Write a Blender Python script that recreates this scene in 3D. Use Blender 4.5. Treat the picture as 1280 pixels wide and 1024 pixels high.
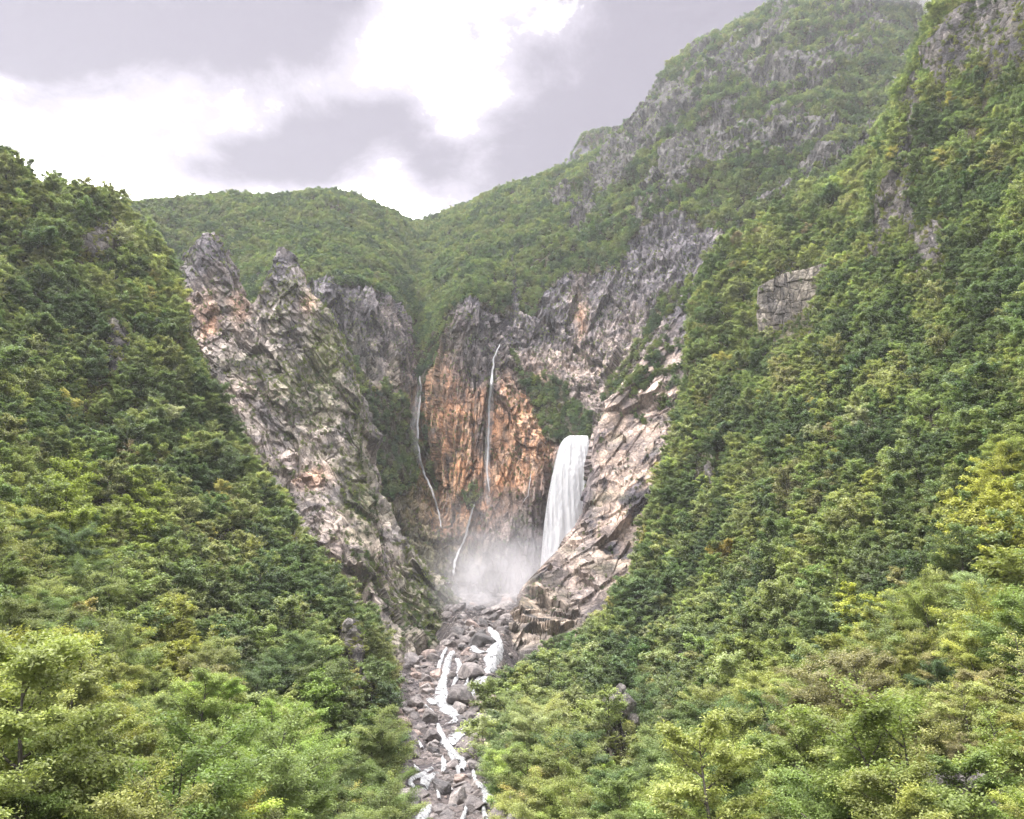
import bpy, math, random
import numpy as np
from mathutils import Vector
from mathutils.bvhtree import BVHTree

# ------------------------------------------------------------------ camera, sky, sun, exposure
for o in list(bpy.data.objects):
    bpy.data.objects.remove(o)
SC = bpy.context.scene
COL = SC.collection
F_PX, PITCH = 1005.0, math.radians(19.0)
cam_d = bpy.data.cameras.new('camera')
cam = bpy.data.objects.new('camera', cam_d)
COL.objects.link(cam)
cam_d.sensor_fit = 'HORIZONTAL'
cam_d.sensor_width = 36.0
cam_d.lens = 36.0 * F_PX / 1280.0
cam_d.clip_start, cam_d.clip_end = 0.5, 20000
cam.rotation_euler = (math.radians(90) + PITCH, 0, 0)
SC.camera = cam

SC.view_settings.view_transform = 'Standard'
SC.view_settings.look = 'None'
SC.view_settings.gamma = 1
SC.view_settings.exposure = 2.1
SC.view_settings.use_curve_mapping = False
cy = SC.cycles
cy.max_bounces, cy.diffuse_bounces, cy.glossy_bounces = 6, 4, 1
cy.transmission_bounces, cy.volume_bounces, cy.transparent_max_bounces = 3, 1, 8
cy.caustics_reflective = cy.caustics_refractive = False
cy.use_denoising = True
cy.volume_max_steps = 64

SUN_EL, SUN_AZ = math.radians(62), math.radians(-115)     # azimuth from +Y towards +X
sun_d = bpy.data.lights.new('sun', 'SUN')
sun_d.energy, sun_d.angle, sun_d.color = 1.5, math.radians(28), (1.0, .95, .88)
sun = bpy.data.objects.new('sun', sun_d)
COL.objects.link(sun)
sd = Vector((math.cos(SUN_EL) * math.sin(SUN_AZ), math.cos(SUN_EL) * math.cos(SUN_AZ), math.sin(SUN_EL)))
sun.rotation_euler = sd.to_track_quat('Z', 'Y').to_euler()

CT, ST = math.cos(PITCH), math.sin(PITCH)


def pix(px, py, Y):
    """the point at forward distance Y on the sight line of photo pixel (px, py)"""
    cx, c = (np.asarray(px, float) - 640) / F_PX, (512 - np.asarray(py, float)) / F_PX
    dy, dz = CT - c * ST, ST + c * CT
    k = np.asarray(Y, float) / dy
    return np.stack(np.broadcast_arrays(cx * k, Y, dz * k), -1).astype(float)


def proj(P):
    x, y, z = P[..., 0], P[..., 1], P[..., 2]
    d = y * CT + z * ST
    v = -y * ST + z * CT
    d = np.where(d > 1e-3, d, 1e-3)
    return 640 + F_PX * x / d, 512 - F_PX * v / d, d


class NT:
    """small helper for node trees"""
    def __init__(s, tree):
        s.t = tree
        tree.nodes.clear()

    def n(s, typ, ins=None, **kw):
        nd = s.t.nodes.new(typ)
        for k, v in kw.items():
            setattr(nd, k, v)
        for k, v in (ins or {}).items():
            s.set(nd, k, v)
        return nd

    def set(s, nd, k, v):
        sock = nd.inputs[k]
        if isinstance(v, bpy.types.NodeSocket):
            s.t.links.new(v, sock)
        elif isinstance(v, bpy.types.Node):
            s.t.links.new(v.outputs[0], sock)
        else:
            sock.default_value = v

    def math(s, op, a, b=0.0, c=None, clamp=False):
        nd = s.n('ShaderNodeMath', operation=op, use_clamp=clamp)
        s.set(nd, 0, a)
        s.set(nd, 1, b)
        if c is not None:
            s.set(nd, 2, c)
        return nd.outputs[0]

    def vmath(s, op, a, b=(0, 0, 0)):
        nd = s.n('ShaderNodeVectorMath', operation=op)
        s.set(nd, 0, a)
        s.set(nd, 1, b)
        return nd.outputs[0]

    def noise(s, vec, scale, detail=4, rough=.55, dist=0.0):
        return s.n('ShaderNodeTexNoise', {'Vector': vec, 'Scale': scale, 'Detail': detail, 'Roughness': rough, 'Distortion': dist}).outputs[0]

    def step(s, v, a, b, lo=0.0, hi=1.0):
        nd = s.n('ShaderNodeMapRange', interpolation_type='SMOOTHSTEP')
        for k, x in (('Value', v), ('From Min', a), ('From Max', b), ('To Min', lo), ('To Max', hi)):
            s.set(nd, k, x)
        return nd.outputs[0]

    def mix(s, f, a, b, mode='MIX'):
        nd = s.n('ShaderNodeMix', data_type='RGBA', blend_type=mode)
        for i, v in ((0, f), (6, a), (7, b)):
            if isinstance(v, (tuple, list)) and len(v) == 3:
                v = (*v, 1)
            s.set(nd, i, v)
        return nd.outputs[2]


# ---- world: Nishita sky behind a broken overcast
world = bpy.data.worlds.new('World')
SC.world = world
world.use_nodes = True
w = NT(world.node_tree)
dirv = w.n('ShaderNodeTexCoord').outputs['Generated']
sep = w.n('ShaderNodeSeparateXYZ', {0: dirv})
X, Yc, Z = sep.outputs
ysafe = w.math('MAXIMUM', Yc, .08)
ta, tb = w.math('DIVIDE', X, ysafe), w.math('DIVIDE', Z, ysafe)
zc = w.math('ADD', w.math('MAXIMUM', Z, 0.0), .22)
cu = w.n('ShaderNodeCombineXYZ', {0: w.math('DIVIDE', X, zc), 1: w.math('DIVIDE', Yc, zc), 2: 0.3}).outputs[0]
n_big = w.noise(cu, 1.3, 6, .55, .25)
n_mid = w.noise(cu, 5.5, 9, .62, .3)
n_fine = w.noise(cu, 19.0, 6, .62, .2)


def tan_xy(px, py):
    cx, c = (px - 640) / F_PX, (512 - py) / F_PX
    dy = CT - c * ST
    return cx / dy, (ST + c * CT) / dy


CLOUDS = [(60, -20, 210, 110, 1.35), (330, 30, 125, 85, 1.35), (410, -30, 60, 70, .8), (150, 55, 130, 36, .5), (-120, 20, 160, 80, 1.2),
          (310, 205, 98, 35, 1.15), (430, 155, 55, 45, 1.0), (385, 195, 60, 40, .6), (495, 150, 38, 36, .75), (540, 200, 34, 40, .85),
          (870, 50, 115, 190, 1.5), (745, 180, 105, 85, 1.3), (635, 205, 52, 60, .95), (1060, 0, 220, 200, 1.3), (560, 250, 60, 40, .35),
          (560, 40, 45, 22, .36), (665, 72, 40, 25, .42), (1140, 0, 110, 90, 1.2), (1350, 0, 300, 300, 1.0)]
cov = None
for px, py, rx, ry, amp in CLOUDS:
    a0, b0 = tan_xy(px, py)
    a1, _ = tan_xy(px + rx, py)
    _, b1 = tan_xy(px, py - ry)
    da = w.math('DIVIDE', w.math('SUBTRACT', ta, a0), a1 - a0)
    db = w.math('DIVIDE', w.math('SUBTRACT', tb, b0), b1 - b0)
    r2 = w.math('ADD', w.math('MULTIPLY', da, da), w.math('MULTIPLY', db, db))
    g = w.math('MULTIPLY', w.math('EXPONENT', w.math('MULTIPLY', r2, -.9)), amp)
    cov = g if cov is None else w.math('ADD', cov, g)
# beyond the view the cover goes on as broken cloud of the same kind
front = w.math('MULTIPLY', w.step(Yc, .1, .45), w.step(tb, 1.5, 1.15))
else_cov = w.math('ADD', w.math('MULTIPLY', w.math('SUBTRACT', n_big, .5), 1.6), .5)
cov = w.math('ADD', w.math('MULTIPLY', cov, front), w.math('MULTIPLY', else_cov, w.math('SUBTRACT', 1.0, front)))
edge = w.math('ADD', w.math('MULTIPLY', w.math('SUBTRACT', n_mid, .5), 2.3), w.math('MULTIPLY', w.math('SUBTRACT', n_fine, .5), 1.7))
dens_c = w.math('ADD', cov, edge)
deep = w.math('ADD', w.math('MULTIPLY', cov, .75), w.math('ADD', w.math('MULTIPLY', w.math('SUBTRACT', n_mid, .5), 2.1), w.math('MULTIPLY', w.math('SUBTRACT', n_fine, .5), .5)))
grey = w.mix(w.step(deep, .25, .9), (.172, .157, .180), (.082, .072, .089))
white = (3.3, 3.25, 3.3)
cl = w.mix(w.step(dens_c, .33, .52), w.mix(w.step(dens_c, .12, .37), white, (.25, .24, .257)), grey)
# overcast is brighter towards the zenith
zen = w.step(Z, .72, 1.0, 1.0, 2.6)
cl = w.n('ShaderNodeVectorMath', {0: cl, 3: zen}, operation='SCALE').outputs[0]
cl = w.mix(w.step(Z, -.05, .02), (.25, .27, .25), cl)
sky = w.n('ShaderNodeTexSky', sky_type='NISHITA', sun_disc=False, sun_elevation=SUN_EL, sun_rotation=SUN_AZ)
bg1 = w.n('ShaderNodeBackground', {'Color': sky.outputs[0], 'Strength': .05})
bg2 = w.n('ShaderNodeBackground', {'Color': cl, 'Strength': 1.0})
ad = w.n('ShaderNodeMixShader', {0: .92, 1: bg1.outputs[0], 2: bg2.outputs[0]})
w.n('ShaderNodeOutputWorld', {0: ad.outputs[0]})
world.cycles.sampling_method = 'MANUAL'
world.cycles.sample_map_resolution = 512

# ------------------------------------------------------------------ numpy noise
RNG = np.random.default_rng(7)


def _hash(ix, iy, iz, seed):
    h = (ix.astype(np.uint32) * np.uint32(374761393) + iy.astype(np.uint32) * np.uint32(668265263)
         + iz.astype(np.uint32) * np.uint32(2147483647) + np.uint32((seed * 974711 + 1013) & 0xffffffff))
    h = (h ^ (h >> np.uint32(13))) * np.uint32(1274126177)
    h = (h ^ (h >> np.uint32(16))) * np.uint32(2246822519)
    return h ^ (h >> np.uint32(15))


def gnoise(P, seed=0):
    """gradient noise, about -1..1; P (N,3)"""
    P = P.astype(np.float32)
    i = np.floor(P)
    f = P - i
    i = i.astype(np.int64)
    u = f * f * f * (f * (f * 6 - 15) + 10)
    out = 0
    for dx in (0, 1):
        for dy in (0, 1):
            for dz in (0, 1):
                h = _hash(i[:, 0] + dx, i[:, 1] + dy, i[:, 2] + dz, seed)
                gx = (h & np.uint32(1023)).astype(np.float32) / 511.5 - 1
                gy = ((h >> np.uint32(10)) & np.uint32(1023)).astype(np.float32) / 511.5 - 1
                gz = ((h >> np.uint32(20)) & np.uint32(1023)).astype(np.float32) / 511.5 - 1
                d = gx * (f[:, 0] - dx) + gy * (f[:, 1] - dy) + gz * (f[:, 2] - dz)
                wx = u[:, 0] if dx else 1 - u[:, 0]
                wy = u[:, 1] if dy else 1 - u[:, 1]
                wz = u[:, 2] if dz else 1 - u[:, 2]
                out = out + d * wx * wy * wz
    return out * 1.4


def fbm(P, octs=4, seed=0, gain=.5, ridged=False):
    a, s, o = 1.0, 0.0, 0.0
    for k in range(octs):
        v = gnoise(P * (2.03 ** k) + 17.3 * k, seed + k)
        if ridged:
            v = 1 - 2 * np.abs(v)
        o = o + a * v
        s += a
        a *= gain
    return o / s


def facets(P, seed=0):
    """cells with flat tilted faces and sharp joints: returns offset (-1..1) and closeness to a joint"""
    P = P.astype(np.float32)
    i = np.floor(P).astype(np.int64)
    best = np.full(len(P), 1e9, np.float32)
    second = best.copy()
    val = np.zeros(len(P), np.float32)
    for dx in (-1, 0, 1):
        for dy in (-1, 0, 1):
            for dz in (-1, 0, 1):
                c = i + np.array((dx, dy, dz))
                h = _hash(c[:, 0], c[:, 1], c[:, 2], seed)
                h2 = _hash(c[:, 0], c[:, 1], c[:, 2], seed + 91)
                o = np.stack([(h & np.uint32(1023)), (h >> np.uint32(10)) & np.uint32(1023), (h >> np.uint32(20)) & np.uint32(1023)], -1).astype(np.float32) / 1023
                g = np.stack([(h2 & np.uint32(1023)), (h2 >> np.uint32(10)) & np.uint32(1023), (h2 >> np.uint32(20)) & np.uint32(1023)], -1).astype(np.float32) / 511.5 - 1
                r = P - (c + o)
                d = (r * r).sum(1)
                v = (r * g).sum(1) * 1.35 + (g[:, 0] + g[:, 2]) * .35
                m = d < best
                second = np.where(m, best, np.minimum(second, d))
                val = np.where(m, v, val)
                best = np.where(m, d, best)
    return val, np.sqrt(second) - np.sqrt(best)


# ------------------------------------------------------------------ grids
def hermite(t, V, ts):
    """V (R,...) at knots t, evaluated at ts"""
    V = np.asarray(V, float)
    sh = (-1,) + (1,) * (V.ndim - 1)
    d = np.diff(V, axis=0) / np.diff(t).reshape(sh)
    m = np.concatenate([d[:1], (d[1:] + d[:-1]) / 2, d[-1:]], 0)
    k = np.clip(np.searchsorted(t, ts, side='right') - 1, 0, len(t) - 2)
    h = (t[k + 1] - t[k])
    s = ((ts - t[k]) / h).reshape(sh)
    h = h.reshape(sh)
    return ((2 * s**3 - 3 * s**2 + 1) * V[k] + (s**3 - 2 * s**2 + s) * h * m[k] + (-2 * s**3 + 3 * s**2) * V[k + 1] + (s**3 - s**2) * h * m[k + 1])


def loft(ctrl, dens_r, dens_c):
    """ctrl (R,C,3) world points -> dense grid; dens_* = samples in each knot interval. Also the row and column parameters."""
    R, C = ctrl.shape[:2]
    ts = [i + np.arange(n) / n for i, n in enumerate(dens_r)]
    ts = np.concatenate(ts + [[R - 1.0]])
    us = [i + np.arange(n) / n for i, n in enumerate(dens_c)]
    us = np.concatenate(us + [[C - 1.0]])
    G = hermite(np.arange(R, dtype=float), ctrl, ts)
    G = hermite(np.arange(C, dtype=float), G.transpose(1, 0, 2), us).transpose(1, 0, 2)
    return G, ts, us


def auto_dens(ctrl, step, axis, mx=400):
    """sample counts so that neighbours are about `step` photo pixels apart"""
    px, py, _ = proj(ctrl)
    d = np.hypot(np.diff(px, axis=axis), np.diff(py, axis=axis))
    inb = (np.minimum(px.take(range(px.shape[axis] - 1), axis), px.take(range(1, px.shape[axis]), axis)) < 1500)
    d = np.median(d, axis=1 - axis) if axis == 0 else np.median(d, axis=0)
    return [int(np.clip(v / step, 3, mx)) for v in d]


def grid_normals(G):
    du = np.gradient(G, axis=1)
    dv = np.gradient(G, axis=0)
    n = np.cross(du, dv)
    n /= np.linalg.norm(n, axis=-1, keepdims=True) + 1e-9
    return n


def set_props(o, label=None, cat=None, group=None, kind=None):
    for k, v in (('label', label), ('category', cat), ('group', group), ('kind', kind)):
        if v:
            o[k] = v
    return o


def mesh_obj(name, V, Fs, mat, parent=None, smooth=True, attrs=None, nv=4):
    """Fs (n,nv) index array"""
    me = bpy.data.meshes.new(name)
    V = np.ascontiguousarray(V, np.float32)
    Fs = np.ascontiguousarray(Fs, np.int32)
    me.vertices.add(len(V))
    me.vertices.foreach_set('co', V.ravel())
    me.loops.add(Fs.size)
    me.loops.foreach_set('vertex_index', Fs.ravel())
    me.polygons.add(len(Fs))
    me.polygons.foreach_set('loop_start', np.arange(len(Fs), dtype=np.int32) * nv)
    me.polygons.foreach_set('use_smooth', np.full(len(Fs), smooth))
    for k, a in (attrs or {}).items():
        a = np.ascontiguousarray(a, np.float32)
        if a.ndim == 1:
            me.attributes.new(k, 'FLOAT', 'POINT').data.foreach_set('value', a)
        else:
            if a.shape[1] == 3:
                a = np.concatenate([a, np.ones((len(a), 1), np.float32)], 1)
            me.attributes.new(k, 'FLOAT_COLOR', 'POINT').data.foreach_set('color', np.ascontiguousarray(a).ravel())
    me.update(calc_edges=True)
    me.validate()
    for m in (mat if isinstance(mat, (list, tuple)) else [mat]):
        me.materials.append(m)
    o = bpy.data.objects.new(name, me)
    COL.objects.link(o)
    if parent:
        o.parent = parent
    return o


def grid_faces(R, C):
    i = np.arange(R * C).reshape(R, C)
    return np.stack([i[:-1, :-1], i[:-1, 1:], i[1:, 1:], i[1:, :-1]], -1).reshape(-1, 4)


def grid_obj(name, G, mat, attrs=None, smooth=True):
    R, C = G.shape[:2]
    return mesh_obj(name, G.reshape(-1, 3), grid_faces(R, C), mat, smooth=smooth,
                    attrs={k: v.reshape(R * C, *v.shape[2:]) for k, v in (attrs or {}).items()})


def blobs(px, py, lst):
    o = 0
    for x, y, rx, ry, a in lst:
        o = o + a * np.exp(-((px - x) / rx)**2 - ((py - y) / ry)**2)
    return o


def inpoly(px, py, poly):
    ins = np.zeros(px.shape, bool)
    n = len(poly)
    for i in range(n):
        x0, y0 = poly[i]
        x1, y1 = poly[(i + 1) % n]
        if y0 == y1:
            continue
        c = ((y0 > py) != (y1 > py)) & (px < (x1 - x0) * (py - y0) / (y1 - y0) + x0)
        ins ^= c
    return ins


def sstep(v, a, b):
    t = np.clip((v - a) / (b - a), 0, 1)
    return t * t * (3 - 2 * t)


# ------------------------------------------------------------------ materials
def material(name):
    m = bpy.data.materials.new(name)
    m.use_nodes = True
    return m, NT(m.node_tree)


def rock_material(name, scale=1.0, streak=1.0, bump=1.0):
    m, t = material(name)
    pos = t.n('ShaderNodeNewGeometry').outputs['Position']
    col = t.n('ShaderNodeAttribute', attribute_name='rc').outputs['Color']
    dark = t.n('ShaderNodeAttribute', attribute_name='crack').outputs['Fac']
    vert = t.vmath('MULTIPLY', pos, (.24 * scale, .24 * scale, .024 * scale))
    s1 = t.noise(vert, 1.0, 6, .66, .35)
    s2 = t.noise(t.vmath('ADD', vert, (31, 7, 3)), 1.5, 6, .66, .3)
    s3 = t.noise(t.vmath('ADD', vert, (11, 3, 9)), .45, 3, .5, .2)
    p1 = t.noise(pos, .055 * scale, 7, .66, .3)
    p2 = t.noise(pos, .55 * scale, 6, .68, .2)
    wob = t.n('ShaderNodeVectorMath', {0: t.n('ShaderNodeTexNoise', {'Vector': pos, 'Scale': .25 * scale, 'Detail': 3}).outputs[1], 3: 5.0}, operation='SCALE').outputs[0]
    vpos = t.vmath('MULTIPLY', t.vmath('ADD', pos, wob), (.19 * scale, .19 * scale, .11 * scale))
    cell = t.n('ShaderNodeTexVoronoi', {'Vector': vpos, 'Scale': 1.0, 'Randomness': 1.0})
    edge_ = t.n('ShaderNodeTexVoronoi', {'Vector': vpos, 'Scale': 1.0, 'Randomness': 1.0}, feature='DISTANCE_TO_EDGE').outputs[0]
    cv = t.n('ShaderNodeSeparateColor', {0: cell.outputs['Color']}).outputs[0]
    c = t.mix(t.step(p1, .44, .6), t.vmath('MULTIPLY', col, (1.12, 1.1, 1.08)), t.vmath('MULTIPLY', col, (.5, .51, .56)))
    c = t.n('ShaderNodeVectorMath', {0: c, 3: t.step(cv, 0, 1, .68, 1.32)}, operation='SCALE').outputs[0]
    c = t.mix(t.math('MULTIPLY', t.math('MULTIPLY', t.step(s1, .5, .66), t.step(s3, .38, .6)), .8 * streak), c, (.038, .036, .042))
    c = t.mix(t.math('MULTIPLY', t.step(s2, .6, .7), .6 * streak), c, (.44, .39, .36))
    c = t.mix(t.step(p2, .42, .6), t.vmath('MULTIPLY', c, (.76, .76, .78)), t.vmath('MULTIPLY', c, (1.18, 1.17, 1.16)))
    c = t.mix(t.math('MULTIPLY', dark, .45), c, (.03, .03, .028))
    c = t.mix(t.math('MULTIPLY', t.step(edge_, .05, .0), t.step(p2, .4, .55, 0, .6)), c, (.03, .03, .028))
    lay = t.noise(t.vmath('MULTIPLY', pos, (.12, .12, .7)), .8 * scale, 5, .6, .6)
    lay = t.math('ADD', lay, t.math('MULTIPLY', t.math('ADD', t.step(edge_, 0, .12), t.math('MULTIPLY', cv, 1.2)), .9))
    h = t.math('ADD', t.math('MULTIPLY', t.noise(pos, .6 * scale, 9, .72), 1.5), t.math('MULTIPLY', lay, .7))
    h = t.math('ADD', h, t.math('MULTIPLY', s1, 1.2))
    b = t.n('ShaderNodeBump', {'Height': h, 'Strength': 1.0, 'Distance': .8 * bump})
    p = t.n('ShaderNodeBsdfPrincipled', {'Base Color': c, 'Roughness': .85, 'Normal': b.outputs[0]})
    p.inputs['Specular IOR Level'].default_value = .2
    t.n('ShaderNodeOutputMaterial', {0: p.outputs[0]})
    return m


M_ROCK = rock_material('limestone')
M_RIDGE = rock_material('ridge_limestone', .8, .22, .7)
M_CLIFF = rock_material('stained_limestone', .8, .85, 1.2)


def soil_material():
    m, t = material('forest_floor')
    pos = t.n('ShaderNodeNewGeometry').outputs['Position']
    col = t.n('ShaderNodeAttribute', attribute_name='rc').outputs['Color']
    n1 = t.noise(pos, .6, 7, .65)
    c = t.mix(t.step(n1, .35, .65), t.vmath('MULTIPLY', col, (.55, .55, .55)), t.vmath('MULTIPLY', col, (1.25, 1.25, 1.2)))
    b = t.n('ShaderNodeBump', {'Height': t.noise(pos, 1.2, 8, .7), 'Strength': 1.0, 'Distance': .8})
    p = t.n('ShaderNodeBsdfPrincipled', {'Base Color': c, 'Roughness': .95, 'Normal': b.outputs[0]})
    p.inputs['Specular IOR Level'].default_value = .1
    t.n('ShaderNodeOutputMaterial', {0: p.outputs[0]})
    return m


M_SOIL = soil_material()


def leaf_material():
    m, t = material('leaves')
    tint = t.n('ShaderNodeAttribute', attribute_name='tint', attribute_type='INSTANCER').outputs['Color']
    lv = t.n('ShaderNodeAttribute', attribute_name='leaf_tone').outputs['Fac']
    k = t.step(lv, 0, 1, .85, 2.0)
    c = t.n('ShaderNodeVectorMath', {0: tint, 3: k}, operation='SCALE').outputs[0]
    c = t.mix(t.step(lv, .75, 1.0, 0, .35), c, t.vmath('MULTIPLY', c, (1.25, 1.05, .7)))
    p = t.n('ShaderNodeBsdfPrincipled', {'Base Color': c, 'Roughness': .55})
    p.inputs['Specular IOR Level'].default_value = .45
    tr = t.n('ShaderNodeBsdfTranslucent', {'Color': t.vmath('MULTIPLY', c, (1.15, 1.2, .7))})
    mx = t.n('ShaderNodeMixShader', {0: .38, 1: p.outputs[0], 2: tr.outputs[0]})
    t.n('ShaderNodeOutputMaterial', {0: mx.outputs[0]})
    return m


def bark_material():
    m, t = material('bark')
    pos = t.n('ShaderNodeTexCoord').outputs['Object']
    n = t.noise(t.vmath('MULTIPLY', pos, (5, 5, 1.2)), 1.0, 5, .6)
    c = t.mix(t.step(n, .35, .65), (.035, .03, .024), (.12, .105, .09))
    p = t.n('ShaderNodeBsdfPrincipled', {'Base Color': c, 'Roughness': .9})
    t.n('ShaderNodeOutputMaterial', {0: p.outputs[0]})
    return m


M_LEAF, M_BARK = leaf_material(), bark_material()

GREY, PALE, PINK = np.array((.17, .157, .165)), np.array((.43, .355, .31)), np.array((.26, .215, .20))
ORANGE, DARK, PURPLE = np.array((.53, .30, .175)), np.array((.055, .052, .06)), np.array((.10, .096, .118))
MOSS, SOIL = np.array((.085, .09, .04)), np.array((.055, .05, .028))


def lerp(a, b, f):
    return a + (b - a) * f[..., None]


TREE_H = 9.0


def flat(G):
    return G.reshape(-1, 3)


def warp_px(P, amp, wl, seed):
    """photo coordinates of world points, wobbled so that traced regions get ragged edges"""
    px, py, _ = proj(P)
    a = fbm(P / wl, 3, seed) * amp
    b = fbm(P / wl + 50, 3, seed + 9) * amp
    return px + a, py + b


# ------------------------------------------------------------------ the amphitheatre: left hill, cliffs, mountain
def P_(rows):
    return np.array([[pix(*p) for p in r] for r in rows])


AMPH = [  # columns left to right; each base, lower wall, wall top, shelf back, upper cliff, cliff top, mid hill, skyline
    [(-250, 800, 600), (-250, 650, 650), (-250, 590, 670), (-250, 540, 690), (-250, 500, 710), (-250, 460, 730), (-250, 350, 830), (-250, 240, 950)],
    [(140, 800, 600), (140, 650, 640), (145, 590, 665), (150, 540, 690), (150, 490, 710), (150, 440, 740), (140, 335, 860), (140, 255, 980)],
    [(260, 800, 600), (260, 650, 640), (260, 590, 670), (255, 540, 695), (252, 490, 720), (250, 440, 745), (250, 330, 900), (250, 247, 1080)],
    [(360, 800, 600), (362, 640, 660), (364, 540, 700), (366, 480, 720), (368, 415, 745), (370, 358, 775), (355, 300, 930), (350, 249, 1120)],
    [(450, 800, 610), (440, 640, 680), (436, 540, 715), (434, 480, 735), (432, 415, 765), (430, 357, 800), (430, 300, 960), (430, 243, 1150)],
    [(530, 790, 640), (505, 640, 720), (496, 550, 755), (490, 490, 775), (487, 430, 800), (485, 375, 830), (488, 315, 1010), (490, 268, 1250)],
    [(572, 775, 670), (550, 645, 760), (532, 560, 795), (525, 500, 808), (524, 462, 822), (523, 415, 880), (522, 335, 1080), (521, 278, 1350)],
    [(600, 770, 690), (575, 650, 740), (562, 560, 755), (557, 490, 765), (556, 440, 782), (562, 395, 830), (565, 325, 1050), (572, 264, 1300)],
    [(625, 770, 690), (605, 650, 725), (600, 560, 740), (596, 480, 752), (592, 420, 768), (592, 368, 795), (600, 300, 1020), (612, 245, 1280)],
    [(655, 770, 690), (645, 660, 720), (640, 560, 735), (637, 500, 750), (636, 440, 785), (640, 385, 840), (650, 290, 1020), (660, 228, 1250)],
    [(685, 770, 690), (690, 660, 705), (698, 562, 705), (690, 500, 755), (690, 430, 800), (700, 344, 860), (690, 290, 1000), (702, 214, 1230)],
    [(735, 770, 670), (738, 660, 680), (740, 547, 690), (738, 500, 745), (740, 430, 795), (752, 337, 855), (742, 260, 1040), (752, 196, 1200)],
    [(790, 770, 640), (790, 680, 650), (790, 560, 655), (795, 500, 700), (800, 420, 750), (805, 318, 830), (792, 230, 1000), (797, 148, 1150)],
    [(860, 770, 600), (860, 690, 620), (850, 560, 620), (860, 480, 650), (870, 390, 710), (870, 300, 800), (860, 190, 950), (852, 74, 1150)],
    [(940, 770, 580), (940, 690, 600), (930, 560, 600), (930, 470, 630), (930, 380, 690), (940, 290, 780), (940, 155, 930), (938, 24, 1150)],
    [(1040, 770, 580), (1040, 690, 600), (1040, 560, 600), (1040, 460, 630), (1040, 360, 690), (1040, 260, 770), (1035, 120, 930), (1030, -12, 1150)],
    [(1160, 770, 580), (1160, 690, 600), (1160, 560, 600), (1160, 450, 630), (1160, 340, 690), (1150, 235, 780), (1140, 110, 960), (1125, 5, 1180)],
    [(1330, 770, 580), (1330, 690, 600), (1330, 560, 600), (1330, 450, 630), (1330, 350, 690), (1320, 260, 800), (1300, 190, 1000), (1270, 110, 1250)],
]
amph_ctrl = P_(AMPH).transpose(1, 0, 2)
back = amph_ctrl[-1:] + np.array((0, 160, -40))
back2 = amph_ctrl[-1:] * np.array((1.1, 1, 1)) + np.array((0, 700, -420))
amph_ctrl = np.concatenate([amph_ctrl, back, back2], 0)
dr = [50, 70, 60, 50, 55, 62, 64, 70, 8, 6]
dc = [10, 24, 50, 70, 60, 60, 44, 40, 36, 40, 42, 42, 46, 46, 46, 40, 20]
AG, AT, AU = loft(amph_ctrl, dr, dc)


def rock_relief(P, N, amp=1.0, seed=0, vert=.5, ledges=1.0):
    Q = P * np.array((1, 1, vert))
    wq = Q + np.stack([fbm(Q / 30, 2, seed), fbm(Q / 30 + 40, 2, seed + 8), fbm(Q / 30 + 80, 2, seed + 9)], -1) * 2.5
    f1, j1 = facets(wq / 30, seed + 2)
    f2, j2 = facets(wq / 12.5 + 5, seed + 3)
    f3, j3 = facets(wq / 5.2 + 9, seed + 4)
    f4, j4 = facets(wq * np.array((1, 1, .4)) / 8.0 + 21, seed + 12)
    h = 6.5 * f1 + 3.2 * f2 + 1.5 * f3 + 2.2 * f4 + .6 * fbm(wq / 4.5, 3, seed + 5, ridged=True)
    led = P[:, 2] / 15 + .9 * fbm(P / 60, 2, seed + 6)
    h = h - (led - np.floor(led) - .5) * 2.6 * ledges * sstep(fbm(P / 45, 2, seed + 7), -.25, .3)
    crack = np.maximum(sstep(.05 - j1, 0, .05), np.maximum(.6 * sstep(.05 - j2, 0, .05), .35 * sstep(.05 - j3, 0, .05)))
    return h * amp, crack


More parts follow.
